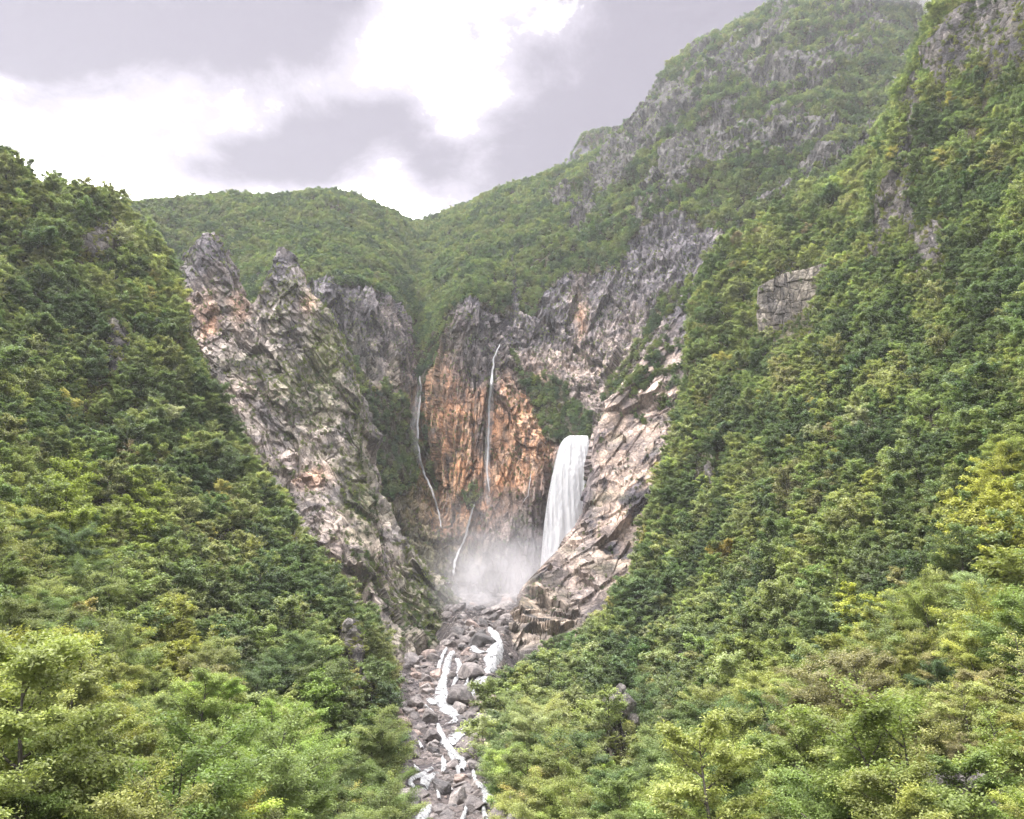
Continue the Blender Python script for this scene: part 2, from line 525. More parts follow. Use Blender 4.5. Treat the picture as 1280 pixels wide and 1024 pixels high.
def amph():
    P = flat(AG)
    R, C = AG.shape[:2]
    T = np.repeat(AT, C)
    U = np.tile(AU, R)
    N = flat(grid_normals(AG))
    N = np.where((N[:, 1] > 0)[:, None], -N, N)
    px, py = warp_px(P, 9, 22, 3)
    # where the photograph shows rock
    rock = np.zeros(len(P))
    F_CLIFF = [(378, 352), (432, 352), (480, 368), (508, 395), (520, 450), (530, 560), (550, 640), (580, 800), (430, 800), (380, 640)]
    G_WALL = [(522, 480), (545, 455), (548, 425), (570, 385), (592, 364), (612, 385), (634, 395), (634, 338), (646, 338), (650, 385), (665, 392),
              (690, 356), (712, 343), (778, 336), (785, 308), (850, 274), (897, 290), (900, 560), (780, 800), (560, 800), (548, 640)]
    UP1 = [(712, 300), (735, 235), (775, 175), (800, 140), (820, 98), (850, 108), (880, 128), (860, 160), (825, 195), (790, 235), (752, 270), (725, 308)]
    UP2 = [(850, 190), (900, 148), (945, 160), (1000, 150), (1045, 158), (1000, 198), (945, 222), (900, 222), (855, 250), (800, 292), (785, 285), (820, 230)]
    UP3 = [(678, 242), (712, 236), (718, 275), (692, 272)]
    UP4 = [(870, 85), (935, 60), (1010, 75), (1045, 110), (1000, 130), (930, 120)]
    UP5 = [(1000, -10), (1075, -10), (1110, 40), (1060, 60)]
    for poly, v in ((F_CLIFF, 1), (G_WALL, 1), (UP1, 1.2), (UP2, 1.0), (UP3, .9), (UP4, .6), (UP5, .6)):
        rock = np.maximum(rock, inpoly(px, py, poly) * v)
    VEG = [[(640, 442), (655, 468), (690, 478), (702, 470), (738, 530), (737, 546), (700, 552), (684, 545), (664, 500), (648, 480)],
           [(850, 360), (845, 385), (800, 440), (775, 488), (752, 505), (758, 482), (790, 440), (815, 390)],
           [(400, 380), (428, 425), (448, 450), (462, 490), (490, 520), (522, 560), (512, 610), (485, 625), (465, 650), (445, 600), (436, 520), (415, 450)],
           [(520, 385), (532, 385), (545, 430), (540, 470), (528, 470), (520, 445)],
           [(470, 470), (505, 505), (522, 570), (500, 590), (470, 540)],
           [(585, 610), (598, 608), (598, 632), (588, 632)]]
    for poly in VEG:
        rock = np.where(inpoly(px, py, poly), .05, rock)
    upper = sstep(T, 5.0, 5.4)
    a = math.radians(38)
    D = np.stack([P[:, 0] * math.cos(a) + P[:, 2] * math.sin(a), P[:, 1] * .5, (P[:, 2] * math.cos(a) - P[:, 0] * math.sin(a)) * 2.6], -1)
    patch = fbm(D / 80, 4, 41)
    fine = fbm(P / 13, 3, 42)
    mtn = upper * sstep(px + py * .6, 800, 880)
    rock = np.where(mtn > .5, np.clip(np.maximum(rock * .95 - .5 * sstep(patch, .1, .35), .0) + .85 * sstep(-patch, .0, .22) * sstep(px, 700, 760) * sstep(-py, -330, -270), 0, 1), rock)
    rock = rock + fine * .35 * (upper > .5) * (rock > .02)
    rk = sstep(rock, .25, .6)
    h, crack = rock_relief(P, N, 1.1, 11, .22, .3)
    hv = 11 * fbm(P / 75, 4, 5) + 8 * fbm(P / 60, 3, 6, ridged=True)
    crag = mtn * sstep(7.2 - T, 0, .8) * (26 * fbm(D / 150, 3, 7, ridged=True) + 12 * fbm(D / 55, 3, 8))
    P2 = P + N * (h * (.25 + .75 * rk) + hv * np.maximum(1 - rk, mtn) * .9 * sstep(7.3 - T, 0, .6) - 1.5 * rk + crag)[:, None]
    P2[:, 2] -= (1 - rk) * TREE_H * .75
    # colour of the rock itself: orange iron stain, pale fresh faces, dark lichen
    n1 = fbm(P / np.array((14, 14, 30)), 4, 21)
    col = lerp(np.tile(GREY, (len(P), 1)), PURPLE, np.clip(.4 + n1 * 1.3 + .35 * mtn, 0, 1))
    fx, fy = px + n1 * 14, py + n1 * 10
    pale = blobs(fx, fy, [(700, 470, 60, 34, 1), (790, 545, 55, 90, .9), (850, 500, 40, 60, .8), (655, 560, 50, 90, .6), (620, 640, 50, 60, .45), (480, 480, 32, 34, .7), (490, 400, 18, 30, .4), (725, 395, 10, 50, .9), (770, 440, 50, 60, .35), (500, 640, 60, 80, .35)])
    col = lerp(col, PALE, np.clip(pale + n1 * .7 * (pale > .15), 0, 1))
    orange = blobs(fx, fy, [(548, 540, 32, 100, 1.25), (575, 600, 40, 70, 1.1), (658, 520, 32, 46, 1.1), (662, 565, 26, 36, .9), (600, 560, 46, 70, .75), (585, 500, 30, 30, .5), (640, 600, 30, 30, .35), (725, 400, 7, 26, .8), (478, 490, 16, 12, .4)])
    n3 = fbm(P / np.array((6, 6, 17)), 4, 23)
    col = lerp(col, lerp(np.tile(ORANGE, (len(P), 1)), np.array((.56, .42, .31)), np.clip(.12 + n3 * 2.2, 0, 1)), np.clip(orange * 1.15 + n1 * .9 * (orange > .2), 0, 1))
    col = lerp(col, DARK, np.clip(sstep(n3, -.18, -.45) * (orange > .25), 0, .85))
    dk = blobs(fx, fy, [(590, 435, 48, 44, .7), (600, 545, 10, 40, .8), (592, 480, 30, 30, .5), (690, 630, 26, 60, .5), (745, 590, 16, 60, .6), (640, 650, 40, 40, .35), (775, 375, 90, 40, .3)])
    col = lerp(col, DARK, np.clip(dk + n1 * .8 * (dk > .15), 0, .9))
    n5 = fbm(P / np.array((3.2, 3.2, 46)), 3, 25)
    wall = blobs(px, py, [(740, 450, 110, 70, 1.1), (800, 480, 60, 70, .8), (480, 430, 50, 50, .7), (640, 420, 40, 50, .7)])
    col = lerp(col, np.array((.44, .38, .34)), np.clip(sstep(n5, .12, .3) * wall * .8, 0, .8))
    col = lerp(col, DARK * .9, np.clip(sstep(n5, -.1, -.3) * np.maximum(wall, orange * .45) * .85, 0, .8))
    moss = np.clip(blobs(fx, fy, [(505, 600, 50, 120, .85), (440, 500, 60, 120, .6), (540, 710, 60, 60, .5), (600, 700, 60, 30, .5), (570, 430, 30, 40, .35)]) + n1 * .8 - .15, 0, .85) + upper * .3
    moss = np.where(N[:, 2] > .75, np.maximum(moss, .6), moss)
    col = lerp(col, MOSS, np.clip(moss, 0, 1))
    col = lerp(np.tile(SOIL, (len(P), 1)), 1, rk) * 0 + (col * rk[:, None] + SOIL * (1 - rk[:, None]))
    G2 = P2.reshape(AG.shape)
    return G2, col.reshape(R, C, 3), (crack * rk).reshape(R, C), rk.reshape(R, C), T.reshape(R, C), U.reshape(R, C)


G2, a_col, a_crk, a_rk, a_T, a_U = amph()
r_cliff = int(np.argmin(np.abs(AT - 5.0)))
c_gully = int(np.argmin(np.abs(AU - 6.0)))


def sub(a, r0, r1, c0, c1):
    return a[r0:r1 + 1, c0:c1 + 1]


Rn, Cn = G2.shape[:2]
AMPH_OBJ = []
for nm, (r0, r1, c0, c1), mt, lb in (
        ('cliff', (0, r_cliff, 0, c_gully), M_CLIFF, 'grey mossy cliff wall left of the orange rock, below the wooded hill'),
        ('cliff', (0, r_cliff, c_gully, Cn - 1), M_CLIFF, 'orange and pale stained cliff wall behind the tall waterfall'),
        ('hill', (r_cliff, Rn - 1, 0, c_gully), M_CLIFF, 'rounded wooded hill under the bright sky left of the notch'),
        ('mountain', (r_cliff, Rn - 1, c_gully, Cn - 1), M_CLIFF, 'high mountain of grey rock bands and woods reaching the cloud')):
    o = grid_obj(nm, sub(G2, r0, r1, c0, c1), mt, {'rc': sub(a_col, r0, r1, c0, c1), 'crack': sub(a_crk, r0, r1, c0, c1)}, smooth=False)
    AMPH_OBJ.append(set_props(o, lb, nm, None, 'structure'))

# far knob behind the mountain's left shoulder
knob = []
for c, (x, ys) in enumerate(((690, 225), (716, 192), (728, 172), (745, 166), (765, 164), (785, 180), (830, 230))):
    knob.append([(x, 300, 1500), (x, ys + 40, 1500), (x, ys + 14, 1510), (x, ys, 1530), (x, ys + 30, 1650)])
kc = P_(knob).transpose(1, 0, 2)
KG, KT, KU = loft(kc, [6, 22, 14, 8], [14, 12, 12, 12, 12, 14])
kp = flat(KG)
kp = kp + fbm(kp / 40, 4, 77)[:, None] * np.array((6, -8, 4))
KG = kp.reshape(KG.shape)
kcol = np.tile(SOIL, (*KG.shape[:2], 1)).reshape(*KG.shape[:2], 3)
_kx, _ky, _ = proj(KG)
kcol = np.where((_ky > 182)[..., None] & (_kx < 745)[..., None], PURPLE, kcol)
set_props(grid_obj('far_hill', KG, M_CLIFF, {'rc': kcol}), 'small far wooded peak behind the left shoulder of the mountain', 'hill', None, 'structure')

# ------------------------------------------------------------------ left rock ridge with its two pinnacles
RIDGE = [  # crest, three face points
    [(170, 420, 612), (178, 480, 592), (185, 560, 562), (195, 660, 515)],
    [(221, 340, 607), (228, 420, 592), (245, 520, 562), (262, 640, 510)],
    [(239, 310, 603), (245, 385, 590), (262, 500, 560), (285, 630, 502)],
    [(268, 294, 600), (268, 380, 588), (288, 490, 558), (312, 630, 498)],
    [(289, 352, 601), (292, 410, 588), (320, 510, 556), (345, 650, 492)],
    [(306, 392, 604), (308, 430, 594), (340, 530, 556), (370, 680, 485)],
    [(333, 350, 606), (332, 425, 592), (360, 545, 552), (395, 705, 480)],
    [(349, 314, 606), (352, 400, 590), (380, 560, 548), (420, 730, 474)],
    [(364, 332, 605), (368, 425, 588), (396, 575, 545), (432, 748, 470)],
    [(382, 360, 604), (384, 450, 586), (412, 590, 542), (445, 765, 466)],
    [(420, 412, 600), (416, 500, 578), (442, 640, 530), (470, 810, 450)],
    [(446, 500, 590), (442, 570, 568), (466, 690, 522), (484, 845, 436)],
    [(458, 595, 580), (466, 655, 558), (490, 750, 512), (496, 872, 425)],
    [(522, 698, 566), (514, 738, 545), (518, 800, 503), (516, 884, 430)],
    [(566, 745, 560), (552, 780, 540), (542, 825, 500), (536, 880, 440)],
    [(582, 784, 556), (570, 808, 536), (556, 842, 500), (549, 880, 450)],
    [(590, 830, 540), (580, 840, 520), (568, 862, 495), (556, 886, 455)],
]
rc = P_(RIDGE).transpose(1, 0, 2)
b1 = rc[0:1] + np.array((4, 26, -8))
b2 = rc[0:1] + np.array((14, 60, -70))
b3 = rc[0:1] + np.array((24, 90, -260))
low = rc[-1:] + np.array((0, -30, -60))
rc = np.concatenate([b3, b2, b1, rc, low], 0)
EG, ET, EU = loft(rc, [6, 12, 14, 90, 120, 140, 14], [20, 30, 26, 28, 28, 24, 24, 26, 26, 30, 44, 40, 34, 46, 34, 24, 16])


def ridge():
    P = flat(EG)
    R, C = EG.shape[:2]
    T = np.repeat(ET, C)
    N = flat(grid_normals(EG))
    N = np.where((N[:, 1] > 0)[:, None] & (T > 2.9)[:, None], -N, N)
    crest = np.exp(-((T - 3.0) / .35)**2)
    # beds dip down to the right: relief runs along the slabs
    a = math.radians(52)
    Q = np.stack([P[:, 0] * math.cos(a) - P[:, 2] * math.sin(a), P[:, 1], (P[:, 0] * math.sin(a) + P[:, 2] * math.cos(a)) * 1.9], -1)
    Q = Q * np.array((.75, 1, 1)) * .8
    h, crack = rock_relief(Q * .75, N, .85, 31, 1.0)
    big = 7 * fbm(P / np.array((30, 60, 60)), 3, 36, ridged=True)
    P2 = P + N * ((h + big) * (1 - .55 * crest) - 2)[:, None]
    spike = fbm(P[:, [0]] * np.array((.13, 0, 0)) + 3.7, 4, 38)
    P2[:, 2] += crest * 8 * spike
    px, py = warp_px(P, 8, 18, 51)
    n1 = fbm(P / np.array((13, 13, 20)), 4, 52)
    n2 = fbm(P / 34, 3, 54)
    col = lerp(np.tile(np.array((.36, .32, .285)), (len(P), 1)), GREY * 1.35, np.clip(.15 + n1 * 1.2, 0, 1))
    col = lerp(col, PURPLE * 1.05, np.clip(blobs(px, py, [(250, 320, 40, 46, 1), (352, 340, 26, 50, .9), (372, 440, 26, 40, .5)]), 0, .85))
    col = lerp(col, PALE, np.clip(blobs(px, py, [(295, 495, 34, 18, .9), (345, 590, 34, 20, .5), (420, 690, 60, 60, .5), (440, 740, 40, 60, .45), (380, 540, 60, 60, .25), (270, 365, 16, 26, .6)]) + n1 * .4, 0, .9))
    col = lerp(col, ORANGE * 1.05 + .05, np.clip(blobs(px, py, [(262, 405, 10, 24, 1), (298, 385, 12, 22, .6), (388, 600, 22, 10, .8), (385, 380, 10, 14, .6), (240, 390, 12, 12, .5)]), 0, .75))
    moss = np.clip(n2 * 1.5 - .12, 0, .65) + blobs(px, py, [(410, 440, 26, 60, .8), (560, 800, 30, 60, .45), (520, 740, 40, 40, .5), (350, 470, 50, 30, .4), (450, 600, 16, 90, .7), (385, 520, 40, 26, .4), (500, 800, 30, 60, .25)]) + + .0
    col = lerp(col, MOSS * 1.5, np.clip(moss, 0, .7))
    return P2.reshape(EG.shape), col.reshape(R, C, 3), crack.reshape(R, C), np.clip(moss, 0, 1).reshape(R, C), T.reshape(R, C)


G3, e_col, e_crk, e_moss, e_T = ridge()
set_props(grid_obj('rock_ridge', G3, M_RIDGE, {'rc': e_col, 'crack': e_crk}, smooth=False), 'grey bare rock ridge with two pinnacles left of the gorge', 'rock ridge', None, 'structure')

# ------------------------------------------------------------------ pale rock spur right of the falls
SPUR = [  # crest, face points towards the wooded slope
    [(900, 285, 770), (905, 300, 745), (925, 330, 700), (960, 400, 640)],
    [(868, 340, 735), (880, 362, 715), (905, 400, 680), (950, 470, 620)],
    [(838, 400, 712), (855, 420, 692), (885, 455, 655), (935, 520, 600)],
    [(800, 455, 690), (822, 475, 668), (860, 505, 635), (920, 560, 585)],
    [(762, 500, 668), (790, 515, 650), (835, 540, 620), (900, 590, 570)],
    [(740, 545, 655), (768, 560, 638), (815, 590, 606), (885, 630, 550)],
    [(736, 600, 630), (762, 612, 616), (803, 640, 585), (870, 680, 525)],
    [(726, 648, 605), (752, 660, 590), (790, 690, 560), (850, 740, 500)],
    [(690, 690, 580), (722, 702, 563), (770, 735, 532), (830, 790, 470)],
    [(658, 728, 560), (692, 742, 540), (740, 775, 510), (800, 830, 440)],
    [(636, 765, 512), (668, 782, 492), (705, 808, 462), (760, 860, 400)],
    [(626, 800, 474), (650, 822, 456), (680, 842, 430), (720, 885, 370)],
    [(624, 835, 440), (640, 850, 425), (662, 866, 405), (690, 905, 345)],
]
scr = P_(SPUR).transpose(1, 0, 2)
sb1 = scr[0:1] + np.array((6, 30, -10))
sb2 = scr[0:1] + np.array((16, 60, -60))
sb3 = scr[0:1] + np.array((30, 90, -260))
scr = np.concatenate([sb3, sb2, sb1, scr], 0)
DG_, DT, DU = loft(scr, [6, 10, 14, 44, 66, 60], [34, 34, 34, 34, 30, 30, 30, 36, 34, 32, 26, 24])


def spur():
    P = flat(DG_)
    R, C = DG_.shape[:2]
    T = np.repeat(DT, C)
    U = np.tile(DU, R)
    N = flat(grid_normals(DG_))
    N = np.where((N[:, 1] > 0)[:, None] & (T > 2.9)[:, None], -N, N)
    a = math.radians(32)
    Q = np.stack([P[:, 0] * math.cos(a) - P[:, 2] * math.sin(a), P[:, 1], P[:, 0] * math.sin(a) + P[:, 2] * math.cos(a)], -1)
    Q = Q * np.array((.9, 1, .3))
    h, crack = rock_relief(Q * .6, N, .9, 61, 1.0)
    crest = np.exp(-((T - 3.0) / .3)**2)
    P2 = P + N * (h * (1 - .6 * crest) - 2)[:, None]
    px, py = warp_px(P, 8, 18, 71)
    n1 = fbm(Q / np.array((16, 14, 34)), 4, 72)
    col = lerp(np.tile(PALE * .98, (len(P), 1)), np.array((.46, .33, .24)), np.clip(.25 + n1 * 1.2, 0, .6))
    col = lerp(col, PURPLE * .9, np.clip(sstep(n1, .1, .3) * .9 + blobs(px, py, [(870, 350, 80, 90, 1.3), (640, 790, 40, 60, .35), (700, 700, 26, 40, .4), (745, 750, 30, 40, .6), (850, 530, 30, 25, .7), (735, 620, 10, 60, .8), (665, 840, 40, 25, .7)]), 0, .92))
    col = lerp(col, MOSS, np.clip(fbm(P / 25, 3, 75) * 1.3 - .1, 0, .55) + .3 * sstep(N[:, 2], .6, .9))
    return P2.reshape(DG_.shape), col.reshape(R, C, 3), crack.reshape(R, C), T.reshape(R, C)


G4, d_col, d_crk, d_T = spur()
set_props(grid_obj('rock_spur', G4, M_RIDGE, {'rc': d_col, 'crack': d_crk}, smooth=False), 'pale pinkish rock spur in front of the foot of the tall waterfall', 'rock spur', None, 'structure')

# ------------------------------------------------------------------ near wooded slopes
RIGHT = [
    [(608, 1060, 190), (596, 980, 250), (606, 895, 320), (662, 838, 400), (752, 795, 440), (810, 697, 480), (835, 600, 505), (862, 520, 530), (866, 432, 560), (890, 340, 590), (960, 280, 600), (1060, 213, 590), (1105, 165, 560), (1150, 80, 520), (1230, -80, 500)],
    [(660, 1060, 150), (680, 1000, 190), (690, 930, 250), (730, 870, 310), (800, 830, 350), (850, 740, 390), (875, 650, 415), (900, 570, 440), (915, 490, 465), (945, 410, 490), (1000, 345, 500), (1070, 280, 490), (1105, 230, 470), (1135, 130, 440), (1215, -80, 420)],
    [(760, 1100, 100), (800, 1040, 125), (840, 980, 150), (880, 910, 180), (930, 850, 210), (970, 770, 235), (1000, 690, 260), (1020, 610, 280), (1035, 530, 300), (1060, 450, 320), (1085, 370, 340), (1105, 290, 350), (1115, 220, 350), (1150, 100, 345), (1230, -100, 340)],
    [(960, 1200, 60), (1000, 1130, 70), (1050, 1050, 85), (1090, 960, 100), (1130, 880, 120), (1160, 800, 140), (1180, 710, 160), (1195, 620, 180), (1205, 530, 200), (1215, 440, 220), (1225, 350, 240), (1235, 260, 255), (1245, 170, 265), (1260, 50, 270), (1300, -120, 270)],
    [(1250, 1350, 32), (1290, 1250, 40), (1330, 1150, 50), (1370, 1050, 62), (1400, 950, 75), (1420, 850, 90), (1430, 750, 105), (1440, 640, 120), (1450, 530, 135), (1460, 420, 150), (1470, 310, 162), (1480, 200, 172), (1490, 100, 180), (1500, -20, 185), (1530, -150, 185)],
]
LEFT = [
    [(530, 1060, 170), (508, 965, 230), (487, 892, 280), (473, 842, 310), (458, 788, 340), (414, 728, 375), (357, 651, 400), (294, 552, 420), (245, 440, 440), (205, 340, 450), (160, 287, 450), (138, 250, 440), (75, 234, 420), (0, 197, 395), (-90, 125, 370)],
    [(490, 1070, 140), (460, 1000, 175), (435, 935, 210), (415, 880, 235), (390, 820, 260), (345, 755, 285), (290, 680, 310), (230, 590, 330), (180, 490, 345), (140, 400, 355), (100, 335, 360), (75, 295, 360), (30, 268, 355), (-40, 218, 345), (-120, 130, 335)],
    [(420, 1110, 95), (380, 1050, 115), (345, 990, 135), (310, 930, 155), (270, 865, 175), (220, 800, 195), (165, 720, 215), (110, 630, 235), (65, 530, 250), (25, 440, 260), (-10, 370, 268), (-40, 310, 272), (-80, 265, 275), (-130, 205, 275), (-190, 120, 275)],
    [(270, 1200, 55), (220, 1140, 66), (175, 1070, 78), (130, 1000, 90), (85, 930, 102), (35, 850, 115), (-15, 760, 128), (-60, 660, 142), (-100, 560, 155), (-135, 460, 166), (-165, 370, 175), (-190, 290, 180), (-220, 210, 185), (-255, 130, 188), (-300, 40, 190)],
    [(40, 1350, 30), (-20, 1270, 36), (-70, 1180, 43), (-120, 1090, 50), (-170, 1000, 58), (-220, 900, 66), (-265, 790, 75), (-305, 680, 84), (-340, 570, 93), (-370, 460, 100), (-400, 350, 106), (-425, 250, 110), (-450, 150, 113), (-480, 50, 115), (-520, -60, 115)],
]


def near_slope(name, cols, side, label, seed, rockpolys):
    cols = [[(x, y, Y * k) for x, y, Y in col] for col, k in zip(cols, (1, 1.1, 1.32, 1.5, 1.6))]
    c = P_(cols)
    h1 = c[:1] + np.array((side * 14, 55, -4))
    h2 = c[:1] + np.array((side * 60, 120, -40))
    n1 = c[-1:] * np.array((1.5, .25, .95)) + np.array((side * 10, 0, 0))
    c = np.concatenate([h2, h1, c, n1], 0)
    G, T, U = loft(c, [6, 10, 60, 70, 60, 40, 8], [22] * 14)
    P = flat(G)
    N = flat(grid_normals(G))
    N = np.where((N[:, 2] < 0)[:, None], -N, N)
    Y = P[:, 1]
    k = np.clip(Y / 250, .25, 1)
    px, py = warp_px(P, 9, 10, seed)
    rk = np.zeros(len(P))
    for poly in rockpolys:
        rk = np.maximum(rk, inpoly(px, py, poly))
    h, crack = rock_relief(P, N, .5, seed + 1, .6)
    P2 = P + N * (k * (6.5 * fbm(P / 42, 4, seed + 2) + 3.0 * fbm(P / 30, 2, seed + 3, ridged=True)) + rk * h * k + rk * 1.0)[:, None]
    P2[:, 2] -= (1 - rk) * TREE_H * .72 * np.clip(Y / 120, .6, 1)
    n = fbm(P / 9, 3, seed + 5)
    col = lerp(np.tile(SOIL, (len(P), 1)), np.array((.10, .085, .055)), np.clip(n, 0, 1))
    rcol = lerp(np.tile(np.array((.13, .118, .11)), (len(P), 1)), PURPLE * .45, np.clip(n * 1.8 + .4, 0, 1))
    rcol = lerp(rcol, MOSS, np.clip(fbm(P / 6, 3, seed + 8) * 1.6, 0, .7))
    col = col * (1 - rk[:, None]) + rcol * rk[:, None]
    R, C = G.shape[:2]
    G5 = P2.reshape(G.shape)
    o = grid_obj(name, G5, M_ROCK, {'rc': col.reshape(R, C, 3), 'crack': (crack * rk).reshape(R, C)})
    set_props(o, label, 'hillside', None, 'structure')
    return G5, rk.reshape(R, C), np.repeat(T, C).reshape(R, C), np.tile(U, R).reshape(R, C), o


RIGHT_ROCK = [[(1150, 75), (1180, 30), (1215, 0), (1300, -20), (1290, 75), (1235, 95), (1222, 55), (1200, 90), (1175, 105)],
              [(1138, 100), (1152, 85), (1150, 140), (1140, 190), (1132, 230), (1128, 180)],
              [(1100, 235), (1135, 205), (1148, 285), (1125, 275), (1105, 300), (1085, 330)],
              [(1145, 290), (1180, 270), (1178, 330), (1150, 345)],
              [(758, 935), (772, 895), (800, 862), (812, 870), (795, 905), (770, 945)],
              [(838, 835), (858, 815), (852, 840)], [(880, 590), (895, 560), (893, 605)], [(1165, 985), (1245, 960), (1240, 1010), (1190, 1020)]]
LEFT_ROCK = [[(420, 790), (448, 780), (452, 840), (432, 815)], [(360, 672), (376, 690), (372, 706)], [(445, 850), (466, 850), (462, 880)], [(95, 300), (140, 270), (150, 300), (120, 330)], [(130, 390), (160, 420), (150, 470), (135, 450)]]
HG, h_rk, h_T, h_U, O_RIGHT = near_slope('hillside', RIGHT, 1, 'steep wooded hillside on the right bank of the stream', 101, RIGHT_ROCK)
LG, l_rk, l_T, l_U, O_LEFT = near_slope('hillside', LEFT, -1, 'steep wooded hillside on the left bank of the stream', 131, LEFT_ROCK)

# ------------------------------------------------------------------ stream bed
BY = np.array((-120, 100, 175, 250, 310, 370, 440, 480, 560, 640, 720), float)
BZ = np.array((-36, -32, -27, -22, -11, 2.7, 23, 34, 51, 64, 74), float)
BX = np.array((-4, -8, -12.5, -17.8, -21.6, -25, -21, -18, -20, -22, -20), float)


def bed_half(x, y, xc):
    return np.where(x > xc, np.interp(y, (250, 320, 370, 420, 500, 560, 640), (18, 14, 15, 15, 17, 26, 50)), np.interp(y, (250, 300, 370, 415, 440, 480, 560, 640), (28, 30, 29, 15, 12, 12, 24, 50)))


def bed_z(x, y):
    xc = np.interp(y, BY, BX)
    e = np.abs(x - xc)
    return np.interp(y, BY, BZ) + np.minimum((e / 26)**2, 1.4) * 3.2 - np.maximum(e - bed_half(x, y, xc), 0) * 1.5


yy = np.linspace(-120, 720, 260)
xx = np.linspace(-95, 95, 90)
XX, YY = np.meshgrid(xx, yy)
ZZ = bed_z(XX, YY)
bp = np.stack([XX, YY, ZZ], -1)
ZZ = ZZ + (1.6 * fbm(flat(bp) / 11, 4, 201) + .9 * facets(flat(bp) / 6, 202)[0]).reshape(XX.shape)
bp[..., 2] = ZZ
bn = fbm(flat(bp) / 7, 3, 203).reshape(XX.shape)
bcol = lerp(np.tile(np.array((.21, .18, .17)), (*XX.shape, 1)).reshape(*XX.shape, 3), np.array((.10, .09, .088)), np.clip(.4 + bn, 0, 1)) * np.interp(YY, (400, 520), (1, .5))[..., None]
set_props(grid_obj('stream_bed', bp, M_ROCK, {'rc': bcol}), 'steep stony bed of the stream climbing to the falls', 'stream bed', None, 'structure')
gs = np.array([[[-2600, -900, -62], [2600, -900, -62]], [[-2600, 2600, -62], [2600, 2600, -62]]], float)
set_props(grid_obj('ground', gs, M_SOIL, {'rc': np.tile(SOIL, (2, 2, 1))}), 'dark valley ground under the slopes', 'ground', None, 'structure')
#--TERRAIN-END
# ------------------------------------------------------------------ trees
def tubes(segs, sides=5):
    """segs: list of (points (n,3), radii (n,)); returns verts, quads"""
    V, Fq, b = [], [], 0
    ang = np.arange(sides) * 2 * math.pi / sides
    for pts, rad in segs:
        pts = np.asarray(pts, float)
        n = len(pts)
        tg = np.gradient(pts, axis=0)
        tg /= np.linalg.norm(tg, axis=1, keepdims=True) + 1e-9
        ref = np.where(np.abs(tg[:, 2:3]) > .9, np.array((1., 0, 0)), np.array((0, 0, 1.)))
        u = np.cross(tg, ref)
        u /= np.linalg.norm(u, axis=1, keepdims=True) + 1e-9
        v = np.cross(tg, u)
        r = np.asarray(rad, float)[:, None, None]
        ring = pts[:, None] + r * (np.cos(ang)[None, :, None] * u[:, None] + np.sin(ang)[None, :, None] * v[:, None])
        V.append(ring.reshape(-1, 3))
        i = b + np.arange(n * sides).reshape(n, sides)
        j = np.roll(i, -1, axis=1)
        Fq.append(np.stack([i[:-1], j[:-1], j[1:], i[1:]], -1).reshape(-1, 4))
        b += n * sides
    return np.concatenate(V), np.concatenate(Fq)


def bend_line(rng, a, b, n, wob):
    t = np.linspace(0, 1, n)[:, None]
    p = a + (b - a) * t
    w_ = np.cumsum(rng.normal(0, wob, (n, 3)), 0)
    w_ -= w_[0] + (w_[-1] - w_[0]) * t * .6
    p = p + w_
    p[0] = a
    return p


